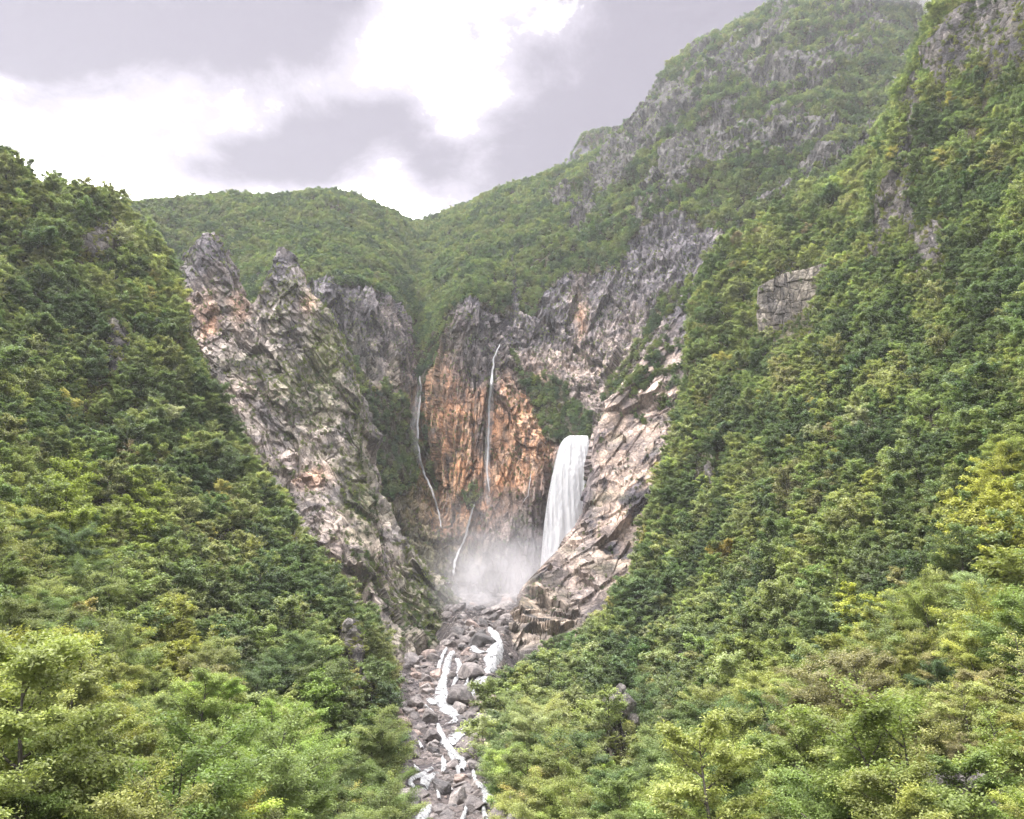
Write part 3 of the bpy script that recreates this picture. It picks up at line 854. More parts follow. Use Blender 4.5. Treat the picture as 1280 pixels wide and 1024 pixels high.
def tree_shape(seed, H=10.0, crown_r=3.2, base=.25, n_limb=13, leaves=9000, leaf=.2, stems=1, flat_z=.5, tone_sd=.16, dome=.35, spread=.3):
    """a broadleaf tree: tapered trunk, limbs, twigs with flat leaf sprays"""
    rng = np.random.default_rng(seed)
    segs, tips, twigs = [], [], []
    for s in range(stems):
        lean = rng.normal(0, .07 + .1 * (stems > 1), 2)
        top = np.array((lean[0] * H, lean[1] * H, H * rng.uniform(.84, .93)))
        tr = bend_line(rng, np.array((rng.normal(0, .15) * (stems > 1), rng.normal(0, .15) * (stems > 1), -1.2)), top, 9, .05 * H / 10)
        r0 = .022 * H / math.sqrt(stems)
        segs.append((tr, np.linspace(r0, .02, 9)))
        nl = max(5, n_limb // stems)
        for k in range(nl):
            f = base + (1 - base) * ((k + rng.uniform(0, .8)) / nl)
            f = min(f, .97)
            q = f * 8
            i0 = int(q)
            o = tr[i0] + (tr[min(i0 + 1, 8)] - tr[i0]) * (q - i0)
            az = k * 2.399 + rng.normal(0, .35) + s * 1.3
            rr = crown_r * (math.sin(math.pi * min(.98, .22 + .74 * (f - base) / (1 - base) * .95)))**.7 * rng.uniform(.75, 1.12)
            rise = rng.uniform(.25, .75) + (.25 if f > .75 else 0)
            e = o + np.array((math.cos(az) * rr, math.sin(az) * rr, rr * rise))
            lb = bend_line(rng, o, e, 6, .07 * rr / 3)
            lr = .42 * r0 * (1.15 - f) + .02
            segs.append((lb, np.linspace(lr, .012, 6)))
            tips.append(e)
            twigs.append((lb, 1.0))
            for m in range(rng.integers(5, 9)):
                g = rng.uniform(.22, .97)
                p0 = lb[int(g * 5)]
                a2 = az + rng.choice((-1, 1)) * rng.uniform(.35, 1.15)
                l2 = rr * rng.uniform(.22, .5)
                e2 = p0 + np.array((math.cos(a2) * l2, math.sin(a2) * l2, l2 * rng.uniform(-.05, .65)))
                tw = bend_line(rng, p0, e2, 4, .05)
                if m < 5:
                    segs.append((tw, np.linspace(lr * .4, .008, 4)))
                twigs.append((tw, 1.6))
        tips.append(top)
        twigs.append((tr[6:], .8))
    nt = len(twigs)
    ln = np.array([np.linalg.norm(q[-1] - q[0]) * k for q, k in twigs]) * rng.uniform(.25, 1.6, nt)
    cnt = np.maximum(2, (leaves * ln / ln.sum()).astype(int))
    idx = np.repeat(np.arange(nt), cnt)
    n = len(idx)
    tt_ = rng.uniform(.2, 1.12, n)
    A_ = np.array([q[0] for q, _ in twigs])[idx]
    M_ = np.array([q[len(q) // 2] for q, _ in twigs])[idx]
    E_ = np.array([q[-1] for q, _ in twigs])[idx]
    fm = np.array([(len(q) // 2) / (len(q) - 1) for q, _ in twigs])[idx]
    lo = (tt_ < fm)[:, None]
    base_ = np.where(lo, A_ + (M_ - A_) * (tt_ / fm)[:, None], M_ + (E_ - M_) * ((tt_ - fm) / (1 - fm))[:, None])
    d = rng.normal(0, 1, (n, 3))
    ctr = base_ + d * spread * crown_r / 3.2 * np.array((1, 1, flat_z))
    d /= np.linalg.norm(d, axis=1, keepdims=True)
    ax0 = np.array((0, 0, base * 10 + 2.0))
    d = .4 * d + .6 * (ctr - ax0) / (np.linalg.norm(ctr - ax0, axis=1, keepdims=True) + 1e-6)
    nrm = np.array((0, 0, 1.0)) + rng.normal(0, .5, (n, 3)) + dome * d
    nrm /= np.linalg.norm(nrm, axis=1, keepdims=True)
    ax = np.cross(nrm, rng.normal(0, 1, (n, 3)))
    ax /= np.linalg.norm(ax, axis=1, keepdims=True) + 1e-9
    bx = np.cross(nrm, ax)
    sz = leaf * rng.uniform(.65, 1.35, (n, 1))
    v0, v2 = ctr - ax * sz, ctr + ax * sz - nrm * sz * .25
    v1, v3 = ctr + bx * sz * .52 + nrm * sz * .12, ctr - bx * sz * .52 + nrm * sz * .12
    LV = np.stack([v0, v1, v2, v3], 1).reshape(-1, 3)
    LF = np.arange(4 * n).reshape(n, 4)
    tone = np.clip(.45 + .2 * rng.normal(0, 1, nt)[idx] + tone_sd * rng.normal(0, 1, n), 0, 1)
    BV, BF = tubes(segs, 5)
    return (BV, BF), (LV, LF, np.repeat(tone, 4))


def join_tree(name, shape):
    (BV, BF), (LV, LF, tone) = shape
    V = np.concatenate([BV, LV])
    Fq = np.concatenate([BF, LF + len(BV)])
    o = mesh_obj(name, V, Fq, [M_BARK, M_LEAF], smooth=True, attrs={'leaf_tone': np.concatenate([np.zeros(len(BV)), tone])})
    mi = np.zeros(len(Fq), np.int32)
    mi[len(BF):] = 1
    o.data.polygons.foreach_set('material_index', mi)
    return o


def proto_collection(name, objs):
    c = bpy.data.collections.new(name)
    for o in objs:
        COL.objects.unlink(o)
        c.objects.link(o)
    return c


NEAR = []
for k, (H, r, b, nl, lv, st) in enumerate(((10, 3.3, .28, 17, 20000, 1), (10, 3.9, .22, 18, 21000, 2), (10, 2.7, .3, 16, 15000, 1), (10, 3.6, .3, 15, 12000, 3),
                                          (10, 3.1, .2, 17, 21000, 1), (10, 3.4, .35, 12, 9000, 2), (10, 4.1, .3, 16, 22000, 1), (11.5, 2.5, .3, 15, 2600, 1))):
    NEAR.append(tree_shape(900 + k, H, r, b, nl, int(lv * 1.5), .088, st, .5, .15, .4, .27))
MID = [join_tree('woodland_tree', tree_shape(950 + k, 10, r, .2, 12, lv, .24, st, .8, .13, .45, .3)) for k, (r, lv, st) in enumerate(((3.3, 4200, 1), (3.8, 4600, 2), (2.6, 3400, 1), (3.6, 3000, 2), (3.2, 4200, 1)))]
FAR = [join_tree('woodland_tree', tree_shape(980 + k, 8.5, r, .12, 10, lv, .5, 1, .75, .07, .9, .5)) for k, (r, lv) in enumerate(((3.5, 1100), (4.1, 1200), (3.0, 900), (3.8, 1100)))]
BUSH = []
for k in range(4):
    (bv, bf), lf = tree_shape(1020 + k, 3.2, 1.9, .08, 9, 2200, .12, 3)
    BUSH.append(join_tree('woodland_shrub', ((bv, bf), lf)))
C_NEAR = proto_collection('woodland_near', [join_tree('woodland_tree', sh) for sh in NEAR[:4]])
C_MID, C_FAR, C_BUSH = proto_collection('woodland_mid', MID), proto_collection('woodland_far', FAR), proto_collection('undergrowth', BUSH)


def forest_nodes(coll):
    g = bpy.data.node_groups.new('forest_of_' + coll.name, 'GeometryNodeTree')
    g.interface.new_socket('Geometry', in_out='INPUT', socket_type='NodeSocketGeometry')
    g.interface.new_socket('Geometry', in_out='OUTPUT', socket_type='NodeSocketGeometry')
    gi, go = g.nodes.new('NodeGroupInput'), g.nodes.new('NodeGroupOutput')
    ci = g.nodes.new('GeometryNodeCollectionInfo')
    ci.inputs['Collection'].default_value = coll
    ci.inputs['Separate Children'].default_value = True
    ci.inputs['Reset Children'].default_value = True
    ip = g.nodes.new('GeometryNodeInstanceOnPoints')
    ip.inputs['Pick Instance'].default_value = True

    def attr(nm, ty):
        a = g.nodes.new('GeometryNodeInputNamedAttribute')
        a.data_type = ty
        a.inputs['Name'].default_value = nm
        return a.outputs['Attribute']
    L = g.links.new
    L(gi.outputs[0], ip.inputs['Points'])
    L(ci.outputs[0], ip.inputs['Instance'])
    L(attr('which', 'INT'), ip.inputs['Instance Index'])
    L(attr('turn', 'FLOAT_VECTOR'), ip.inputs['Rotation'])
    L(attr('size', 'FLOAT_VECTOR'), ip.inputs['Scale'])
    L(ip.outputs[0], go.inputs[0])
    return g


NG = {c.name: forest_nodes(c) for c in (C_NEAR, C_MID, C_FAR, C_BUSH)}


def forest(name, label, coll, pts, size, tint, kind='stuff', flat_k=1.0):
    n = len(pts)
    me = bpy.data.meshes.new(name)
    me.vertices.add(n)
    me.vertices.foreach_set('co', np.ascontiguousarray(pts, np.float32).ravel())
    nw = len(coll.objects)
    me.attributes.new('which', 'INT', 'POINT').data.foreach_set('value', RNG.integers(0, nw, n).astype(np.int32))
    rot = np.stack([RNG.normal(0, .06, n), RNG.normal(0, .06, n), RNG.uniform(0, 6.28, n)], -1).astype(np.float32)
    me.attributes.new('turn', 'FLOAT_VECTOR', 'POINT').data.foreach_set('vector', rot.ravel())
    sc = np.stack([size * RNG.uniform(.9, 1.2, n), size * RNG.uniform(.9, 1.2, n), size * RNG.uniform(.85, 1.1, n) * flat_k], -1).astype(np.float32)
    me.attributes.new('size', 'FLOAT_VECTOR', 'POINT').data.foreach_set('vector', sc.ravel())
    t4 = np.concatenate([tint, np.ones((n, 1))], 1).astype(np.float32)
    me.attributes.new('tint', 'FLOAT_COLOR', 'POINT').data.foreach_set('color', np.ascontiguousarray(t4).ravel())
    me.update()
    o = bpy.data.objects.new(name, me)
    COL.objects.link(o)
    md = o.modifiers.new('forest', 'NODES')
    md.node_group = NG[coll.name]
    return set_props(o, label, None, None, kind)


def scatter(G, dens, spacing, seed):
    """points on a grid surface, about `spacing` metres apart, thinned where crowded. Returns points and fractional row/col"""
    rng = np.random.default_rng(seed)
    a = np.linalg.norm(np.cross(G[1:, :-1] - G[:-1, :-1], G[:-1, 1:] - G[:-1, :-1]), axis=-1)
    d = (dens[:-1, :-1] + dens[1:, 1:]) / 2
    lam = a * d / spacing**2 * 1.7
    n = rng.poisson(np.minimum(lam, 60))
    rr, cc = np.nonzero(n)
    k = n[rr, cc]
    rr, cc = np.repeat(rr, k), np.repeat(cc, k)
    u, v = rng.uniform(0, 1, (2, len(rr), 1))
    P = (G[rr, cc] * (1 - u) * (1 - v) + G[rr, cc + 1] * u * (1 - v) + G[rr + 1, cc] * (1 - u) * v + G[rr + 1, cc + 1] * u * v)
    order = rng.permutation(len(P))
    P, rr, cc = P[order], rr[order], cc[order]
    key = np.floor(P / (spacing * .82)).astype(np.int64)
    kk = key[:, 0] * 73856093 ^ key[:, 1] * 19349663 ^ key[:, 2] * 83492791
    _, first = np.unique(kk, return_index=True)
    return P[first], rr[first], cc[first]


GREENS = 1.22 * np.array([(.118, .142, .036), (.078, .108, .030), (.050, .078, .026), (.092, .116, .034), (.095, .115, .038), (.118, .132, .046), (.036, .060, .024)])
YELLOW, LIME, BROWN, PALEG = np.array((.235, .225, .062)), np.array((.175, .225, .062)), np.array((.150, .128, .080)), np.array((.165, .185, .110))
GREENS = GREENS * np.array((1.0, 1.0, 1.12))


def tints(P, w_, seed, special=0.0):
    """greens drawn with weights w_; neighbours tend to share a kind"""
    rng = np.random.default_rng(seed)
    cl = np.argsort(np.argsort(fbm(P / 38, 3, seed) + rng.normal(0, .14, len(P)))) / max(1, len(P))
    w_ = np.array(w_, float)
    k = np.searchsorted(np.cumsum(w_ / w_.sum()), np.clip(cl, 0, .9999))
    perm = np.array((6, 2, 1, 4, 0, 3, 5))[:len(w_)]
    t = GREENS[perm[k]]
    t = t * rng.uniform(.82, 1.2, (len(P), 1)) * (1 + rng.normal(0, .035, (len(P), 3)))
    if special:
        r = rng.uniform(0, 1, len(P))
        sp = np.where((r < special * .3)[:, None], YELLOW * .85, np.where((r < special * .5)[:, None], LIME, np.where((r < special * .75)[:, None], BROWN, PALEG)))
        t = np.where((r < special)[:, None], sp, t)
    return np.clip(t, .01, .6)


def in_view(P, m=160, top=220):
    px, py, d = proj(P)
    return (px > -m) & (px < 1280 + m) & (py > -top) & (py < 1024 + top) & (d > 5)


# ---- far woods on the hill, the mountain, the cliffs
near_crest = np.where(a_T > 7.15, 0, 1.0)
slope_n = grid_normals(G2)
dn = np.clip((1 - a_rk) + .05 * (a_T > 5.2), 0, 1) * near_crest * np.where(a_T < 1.0, .2, 1)
P, rr, cc = scatter(G2, dn, 6.6, 301)
k = in_view(P, 200)
P, rr, cc = P[k], rr[k], cc[k]
lowc = cc < c_gully
up = a_T[rr, cc] > 5.0
sz = np.clip(.98 * np.exp(RNG.normal(0, .22, len(P))), .5, 1.5) * np.where(up, 1, .72) * np.where(a_rk[rr, cc] > .5, .6, 1)
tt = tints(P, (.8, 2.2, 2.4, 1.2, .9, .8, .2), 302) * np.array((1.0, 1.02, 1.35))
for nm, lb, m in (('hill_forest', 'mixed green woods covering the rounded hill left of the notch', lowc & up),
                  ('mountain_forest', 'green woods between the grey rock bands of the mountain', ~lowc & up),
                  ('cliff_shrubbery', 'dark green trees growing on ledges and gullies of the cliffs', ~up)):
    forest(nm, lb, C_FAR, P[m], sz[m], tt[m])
kd = np.where((_ky > 182) & (_kx < 745), .15, 1.0) * np.where(KT[:, None] > 3.2, 0, 1)
P, rr, cc = scatter(KG, kd, 9, 303)
forest('far_hill_forest', 'dark woods on the small far peak', C_FAR, P, RNG.uniform(.8, 1.2, len(P)), tints(P, (1, 2, 2, 1), 304))

# ---- shrubs and tufts on bare rock
P, rr, cc = scatter(G2, a_rk * near_crest * np.clip(.25 + 1.4 * fbm(flat(G2) / 24, 3, 311).reshape(a_rk.shape), 0, 1) * .8, 4.0, 312)
k = in_view(P, 60, 60)
P = P[k]
forest('cliff_scrub', 'small bushes clinging to cracks in the cliff walls', C_BUSH, P, RNG.uniform(.25, .8, len(P)), tints(P, (1, 2, 2, 2, 1, 1), 313))
P, rr, cc = scatter(G3, np.clip(e_moss * 1.3 - .1, 0, 1) * (e_T > 2.6) * .8 + .12, 3.0, 314)
k = in_view(P, 60, 60)
P = P[k]
forest('ridge_scrub', 'small bushes and grass tufts on the bare rock ridge', C_BUSH, P, RNG.uniform(.2, .85, len(P)), tints(P, (.6, 1.5, 2, 2, 2, 1), 315))
P, rr, cc = scatter(G4, np.clip(fbm(flat(G4) / 20, 3, 316).reshape(d_T.shape) * 2 - .1, 0, 1) * .5, 4.0, 317)
k = in_view(P, 60, 60)
P = P[k]
forest('spur_scrub', 'small bushes on ledges of the pale rock spur', C_BUSH, P, RNG.uniform(.25, .8, len(P)), tints(P, (1, 2, 2, 1), 318))

SPUR_VIEW = [(735, 545), (800, 455), (862, 440), (850, 500), (832, 545), (806, 610), (780, 688), (750, 747), (710, 790), (650, 822), (628, 815), (640, 760), (690, 690)]
RIDGE_VIEW = [(232, 400), (262, 470), (304, 545), (342, 600), (378, 655), (408, 690), (448, 735), (490, 792), (492, 850), (560, 850), (580, 780), (460, 600), (440, 480), (382, 360), (262, 294), (225, 340)]
# trees that stand out in the photograph by their colour: photo place, radius, leaf colour
STANDOUT = [(70, 950, 75, (.25, .26, .07)), (310, 985, 80, (.19, .26, .07)), (20, 690, 40, (.26, .28, .10)), (110, 660, 80, (.20, .24, .065)), (390, 905, 22, (.15, .21, .06)), (120, 590, 24, (.16, .24, .10)),
            (230, 900, 40, (.20, .195, .10)), (210, 830, 60, (.22, .23, .07)), (1235, 660, 62, (.30, .31, .085)), (1250, 770, 36, (.24, .30, .15)), (1262, 812, 26, (.29, .32, .08)), (1090, 785, 36, (.33, .35, .09)),
            (1105, 850, 60, (.20, .21, .07)), (990, 905, 40, (.24, .26, .09)), (1060, 940, 50, (.195, .185, .10)), (1200, 890, 40, (.205, .19, .10)), (1105, 1010, 40, (.31, .32, .09)), (1240, 880, 50, (.25, .27, .08)),
            (1010, 620, 40, (.16, .16, .09)), (1170, 520, 34, (.20, .25, .11)), (1010, 590, 26, (.18, .22, .08)), (900, 690, 16, (.22, .18, .05)), (950, 850, 60, (.17, .20, .065))]
STREAM_VIEW = [(522, 1100), (505, 960), (490, 900), (488, 852), (560, 800), (600, 780), (630, 786), (640, 822), (612, 852), (596, 895), (596, 950), (616, 1030), (622, 1100)]
OUTCROPS = [(783, 902, 46, 74), (850, 828, 16, 26), (1208, 1000, 76, 46), (437, 800, 26, 46), (456, 862, 18, 24), (367, 690, 12, 28), (992, 378, 62, 74)]
_sx, _sy = warp_px(flat(G4), 10, 20, 331)
sd_ = ((_sx > 775) & (_sy < 530)).reshape(d_T.shape) * np.clip(fbm(flat(G4) / 22, 3, 332).reshape(d_T.shape) * 3.0 + .25, 0, 1) * (d_T > 2.9)
P, rr, cc = scatter(G4, sd_, 5.0, 333)
k = in_view(P, 60, 60)
P = P[k]
forest('spur_trees', 'trees on ledges of the upper rock spur', C_FAR, P, RNG.uniform(.45, .95, len(P)), tints(P, (1, 2, 2, 1, 1), 334) * np.array((1.1, 1.1, 1.3)))

# ---- woods of the two near slopes
PICK = []
for nm, G, rk, T, U, sd, lb in (('right_woods', HG, h_rk, h_T, h_U, 401, 'right'), ('left_woods', LG, l_rk, l_T, l_U, 421, 'left')):
    dens = np.where(rk > .3, .3, 1.0) * np.clip(1.1 + 1.6 * fbm(flat(G) / 16, 2, sd + 9).reshape(rk.shape), .25, 1) * np.where(T < 1.25, 0, 1)
    P, rr, cc = scatter(G, dens, 5.5, sd)
    k = in_view(P, 130, 200) & (P[:, 1] > 30) & (np.linalg.norm(P, axis=1) > 52)
    P, rr, cc = P[k], rr[k], cc[k]
    h = np.clip(1.05 * np.exp(RNG.normal(0, .32, len(P))), .5, 2.0) * np.where(rk[rr, cc] > .3, .5, 1)
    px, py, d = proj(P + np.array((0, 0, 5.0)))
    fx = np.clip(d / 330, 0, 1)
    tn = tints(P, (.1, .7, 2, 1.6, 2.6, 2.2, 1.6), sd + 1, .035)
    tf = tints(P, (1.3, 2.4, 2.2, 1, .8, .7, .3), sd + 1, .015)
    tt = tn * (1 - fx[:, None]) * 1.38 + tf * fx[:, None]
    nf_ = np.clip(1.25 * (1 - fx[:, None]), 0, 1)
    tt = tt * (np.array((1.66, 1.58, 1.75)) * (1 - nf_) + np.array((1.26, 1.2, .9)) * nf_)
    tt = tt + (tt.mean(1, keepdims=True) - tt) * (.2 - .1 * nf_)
    for sx, sy, sr, st_c in STANDOUT:
        m = ((px - sx)**2 + ((py - sy) * 1.1)**2 < sr * sr) & (RNG.uniform(0, 1, len(P)) < .75)
        tt[m] = np.array(st_c) * RNG.uniform(.85, 1.12, (int(m.sum()), 1))
    thin = RNG.uniform(0, 1, len(P)) < 1 - .42 * np.clip(1 - d / 190, 0, 1)
    h = h * (1 + .55 * np.clip(1 - d / 220, 0, 1))
    P, h, tt, px, py, d = (a_[thin] for a_ in (P, h, tt, px, py, d))
    shown = (px > -40) & (px < 1320) & (py > -40) & (py < 1064)
    s = np.where(shown, h * 10 / d, 0)
    # the bare rocks stay clear of crowns
    clear = np.ones(len(P), bool)
    for up_m in (1.0, 4.0, 8.0, 11.0):
        qx, qy, qd = proj(P + np.array((0, 0, 1.0)) * up_m * h[:, None])
        for poly in (RIGHT_ROCK if lb == 'right' else LEFT_ROCK):
            clear &= ~(inpoly(qx, qy, poly) & (RNG.uniform(0, 1, len(P)) < .75))
        clear &= ~inpoly(qx, qy, STREAM_VIEW)
        clear &= ~(inpoly(qx, qy, SPUR_VIEW if lb == 'right' else RIDGE_VIEW) & (RNG.uniform(0, 1, len(P)) < .8))
        for ox, oy, ow, oh in OUTCROPS:
            clear &= ~((np.abs(qx - ox) < ow * .5) & (np.abs(qy - oy) < oh * .5))
    P, h, tt, s, px, py, d = (a[clear] for a in (P, h, tt, s, px, py, d))
    PICK.append((lb, P, h, tt, s, px, py, d))
    # undergrowth
    B, br, bc = scatter(G, dens, 3.4, sd + 5)
    k = in_view(B, 80, 60) & (B[:, 1] > 25) & (np.linalg.norm(B, axis=1) > 48)
    B = B[k]
    bx_, by_, _ = proj(B + np.array((0, 0, 1.2)))
    B = B[~(inpoly(bx_, by_, STREAM_VIEW) | inpoly(bx_, by_, RIDGE_VIEW))]
    forest('undergrowth', f'low leafy bushes under the trees of the {lb} slope', C_BUSH, B, RNG.uniform(.4, .95, len(B)), tints(B, (.6, 2, 2, 1, 1.5, 1.2, .8), sd + 6) * np.array((1.2, 1.12, 1.0)))

NB = len(NEAR)
near_mesh = []
for k, ((BV, BF), (LV, LF, tone)) in enumerate(NEAR):
    a = mesh_obj('trunk', BV, BF, M_BARK)
    b = mesh_obj('crown', LV, LF, M_LEAF, attrs={'leaf_tone': tone})
    near_mesh.append((a.data, b.data))
    bpy.data.objects.remove(a)
    bpy.data.objects.remove(b)

alls = np.concatenate([p[4] for p in PICK])
cut = np.sort(alls)[-300]


def hue_word(t):
    r, g, b = t
    if r > g * 1.18:
        return 'brownish'
    if g > .14 and r > .86 * g and b < .3 * g:
        return 'yellow-green'
    if b > .45 * g and g > .12:
        return 'pale grey-green'
    if g > .15:
        return 'bright lime green'
    if r > .95 * g:
        return 'olive'
    return 'dark green' if g < .075 else 'mid green'


SHAPE = ('round-crowned', 'wide twin-stemmed', 'narrow', 'three-stemmed', 'dense', 'sparse twiggy', 'wide spreading', 'nearly bare')
made = []
for side, P, h, tt, s, px, py, d in PICK:
    big = s >= cut
    rest = ~big
    close = rest & (d < 150)
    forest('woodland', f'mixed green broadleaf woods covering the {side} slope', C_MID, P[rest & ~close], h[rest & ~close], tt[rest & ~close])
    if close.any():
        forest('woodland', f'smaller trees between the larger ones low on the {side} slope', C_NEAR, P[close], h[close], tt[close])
    for i in np.nonzero(big)[0]:
        v = int(RNG.integers(0, NB))
        e = bpy.data.objects.new('broadleaf_tree', None)
        e['category'] = 'tree'
        COL.objects.link(e)
        e.empty_display_size = .5
        e.location = P[i]
        e.rotation_euler = (RNG.normal(0, .05), RNG.normal(0, .05), RNG.uniform(0, 6.28))
        e.scale = (h[i] * RNG.uniform(.9, 1.2), h[i] * RNG.uniform(.9, 1.2), h[i])
        for nm, me in zip(('trunk', 'crown'), near_mesh[v]):
            c = bpy.data.objects.new(nm, me)
            COL.objects.link(c)
            c.parent = e
            if nm == 'crown':
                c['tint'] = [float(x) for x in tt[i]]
        made.append((side, e, hue_word(tt[i]), SHAPE[v], px[i], py[i], d[i]))



# each single tree gets its own description: look, then where it stands
def where(side, x, y):
    lv_ = 'foot of' if y > 930 else 'low on' if y > 800 else 'midway up' if y > 640 else 'high on'
    u_ = x if side == 'left' else 1280 - x
    ed = 'at photo edge' if u_ < 120 else 'in mid slope' if u_ < 310 else 'towards the stream'
    return f'{lv_} {side} slope {ed}'


clusters = {}
for side, e, hw, shp, x, y, d in made:
    clusters.setdefault((hw, shp, where(side, x, y)), []).append((x, e, side))
ORD = ('leftmost',) + tuple(q + ' from left' for q in ('second', 'third', 'fourth', 'fifth', 'sixth', 'seventh', 'eighth', 'ninth', 'tenth', 'eleventh', 'twelfth', 'thirteenth', 'fourteenth', 'fifteenth', 'sixteenth'))
for (hw, shp, wh), lst in clusters.items():
    lst.sort(key=lambda q: q[0])
    for i, (x, e, side) in enumerate(lst):
        tail = '' if len(lst) == 1 else ', ' + (ORD[i] if i < 16 else 'rightmost')
        e['label'] = f'{hw} {shp} tree {wh}{tail}'
        e['group'] = f'broadleaf trees on the {side} slope'

# ------------------------------------------------------------------ rocks
def ico(sub_):
    import bmesh
    bm = bmesh.new()
    bmesh.ops.create_icosphere(bm, subdivisions=sub_, radius=1)
    V = np.array([v.co[:] for v in bm.verts])
    Fq = np.array([[v.index for v in f.verts] for f in bm.faces])
    bm.free()
    return V, Fq


IV, IF = ico(4)
IV3, IF3 = ico(3)


def rock_shape(seed, V, cuts=18, blocky=.62):
    rng = np.random.default_rng(seed)
    V = V.copy() * np.array((1, rng.uniform(.75, 1.05), rng.uniform(.7, 1.0)))
    for _ in range(cuts):
        n = rng.normal(0, 1, 3)
        n /= np.linalg.norm(n)
        d = rng.uniform(.48, blocky + .12)
        V = V - np.maximum(0, V @ n - d)[:, None] * n
    nrm = V / np.linalg.norm(V, axis=1, keepdims=True)
    V = V + nrm * (.07 * fbm(V * 2.6 + seed, 3, seed, ridged=True) + .03 * fbm(V * 8, 3, seed + 1))[:, None]
    return V


def boulder_material():
    m, t = material('boulder_stone')
    pos = t.n('ShaderNodeNewGeometry').outputs['Position']
    tint = t.n('ShaderNodeAttribute', attribute_name='tint', attribute_type='INSTANCER').outputs['Color']
    n1 = t.noise(pos, .45, 7, .66, .3)
    n2 = t.noise(pos, 2.2, 6, .6)
    c = t.mix(t.step(n1, .4, .62), t.vmath('MULTIPLY', tint, (.6, .6, .62)), t.vmath('MULTIPLY', tint, (1.15, 1.13, 1.12)))
    c = t.mix(t.step(n2, .58, .7, 0, .5), c, (.09, .085, .07))
    b = t.n('ShaderNodeBump', {'Height': t.math('ADD', n2, t.noise(pos, .9, 8, .7)), 'Strength': 1.0, 'Distance': .7})
    p = t.n('ShaderNodeBsdfPrincipled', {'Base Color': c, 'Roughness': .75, 'Normal': b.outputs[0]})
    p.inputs['Specular IOR Level'].default_value = .35
    t.n('ShaderNodeOutputMaterial', {0: p.outputs[0]})
    return m


M_BOULDER = boulder_material()
BOULDERS = [mesh_obj('boulder', rock_shape(500 + k, IV3), IF3, M_BOULDER, nv=3, smooth=False) for k in range(9)]
for o in BOULDERS:
    me = o.data
    me.polygons.foreach_set('use_smooth', np.zeros(len(me.polygons), bool))
RUB = proto_collection('stream_rubble', [o.copy() for o in BOULDERS[:0]] + BOULDERS)
NG['stream_rubble'] = forest_nodes(RUB)


def bed_at(x, y):
    """height of the displaced bed mesh"""
    fi = np.clip((np.asarray(y, float) + 120) / 840 * 259, 0, 258.99)
    fj = np.clip((np.asarray(x, float) + 95) / 190 * 89, 0, 88.99)
    i, j = fi.astype(int), fj.astype(int)
    u, v = fi - i, fj - j
    return ZZ[i, j] * (1 - u) * (1 - v) + ZZ[i + 1, j] * u * (1 - v) + ZZ[i, j + 1] * (1 - u) * v + ZZ[i + 1, j + 1] * u * v


def bed_hit(px, py):
    """where the sight line of a photo pixel meets the stream bed"""
    ys = np.linspace(120, 700, 1200)
    p = pix(px, py, ys)
    below = p[:, 2] < bed_at(p[:, 0], p[:, 1])
    i = int(np.argmax(below)) if below.any() else len(ys) - 1
    return p[max(i, 0)]


STONES = [np.array((.165, .148, .142)), np.array((.13, .118, .115)), np.array((.20, .182, .172)), np.array((.085, .08, .08)), np.array((.215, .17, .15))]
stone_words = ('grey-brown', 'dull brown', 'pale grey', 'dark wet', 'pinkish')
placed = []


def add_boulder(x, y, r, flat_=.75, tone=None, label=None):
    v = int(RNG.integers(0, 9))
    t_ = int(RNG.choice(5, p=(.32, .26, .18, .14, .10))) if tone is None else tone
    o = bpy.data.objects.new('boulder', BOULDERS[v].data)
    COL.objects.link(o)
    z = float(bed_at(x, y))
    o.location = (x, y, z + r * .22)
    o.rotation_euler = (RNG.normal(0, .35), RNG.normal(0, .35), RNG.uniform(0, 6.28))
    o.scale = (r * 1.5 * RNG.uniform(.9, 1.25), r * 1.5 * RNG.uniform(.8, 1.1), r * 1.5 * flat_)
    o['tint'] = [float(q) for q in STONES[t_] * RNG.uniform(1.3, 1.8)]
    set_props(o, label, 'boulder', 'boulders in the stream bed')
    placed.append((x, y, r, o, t_))
    return o


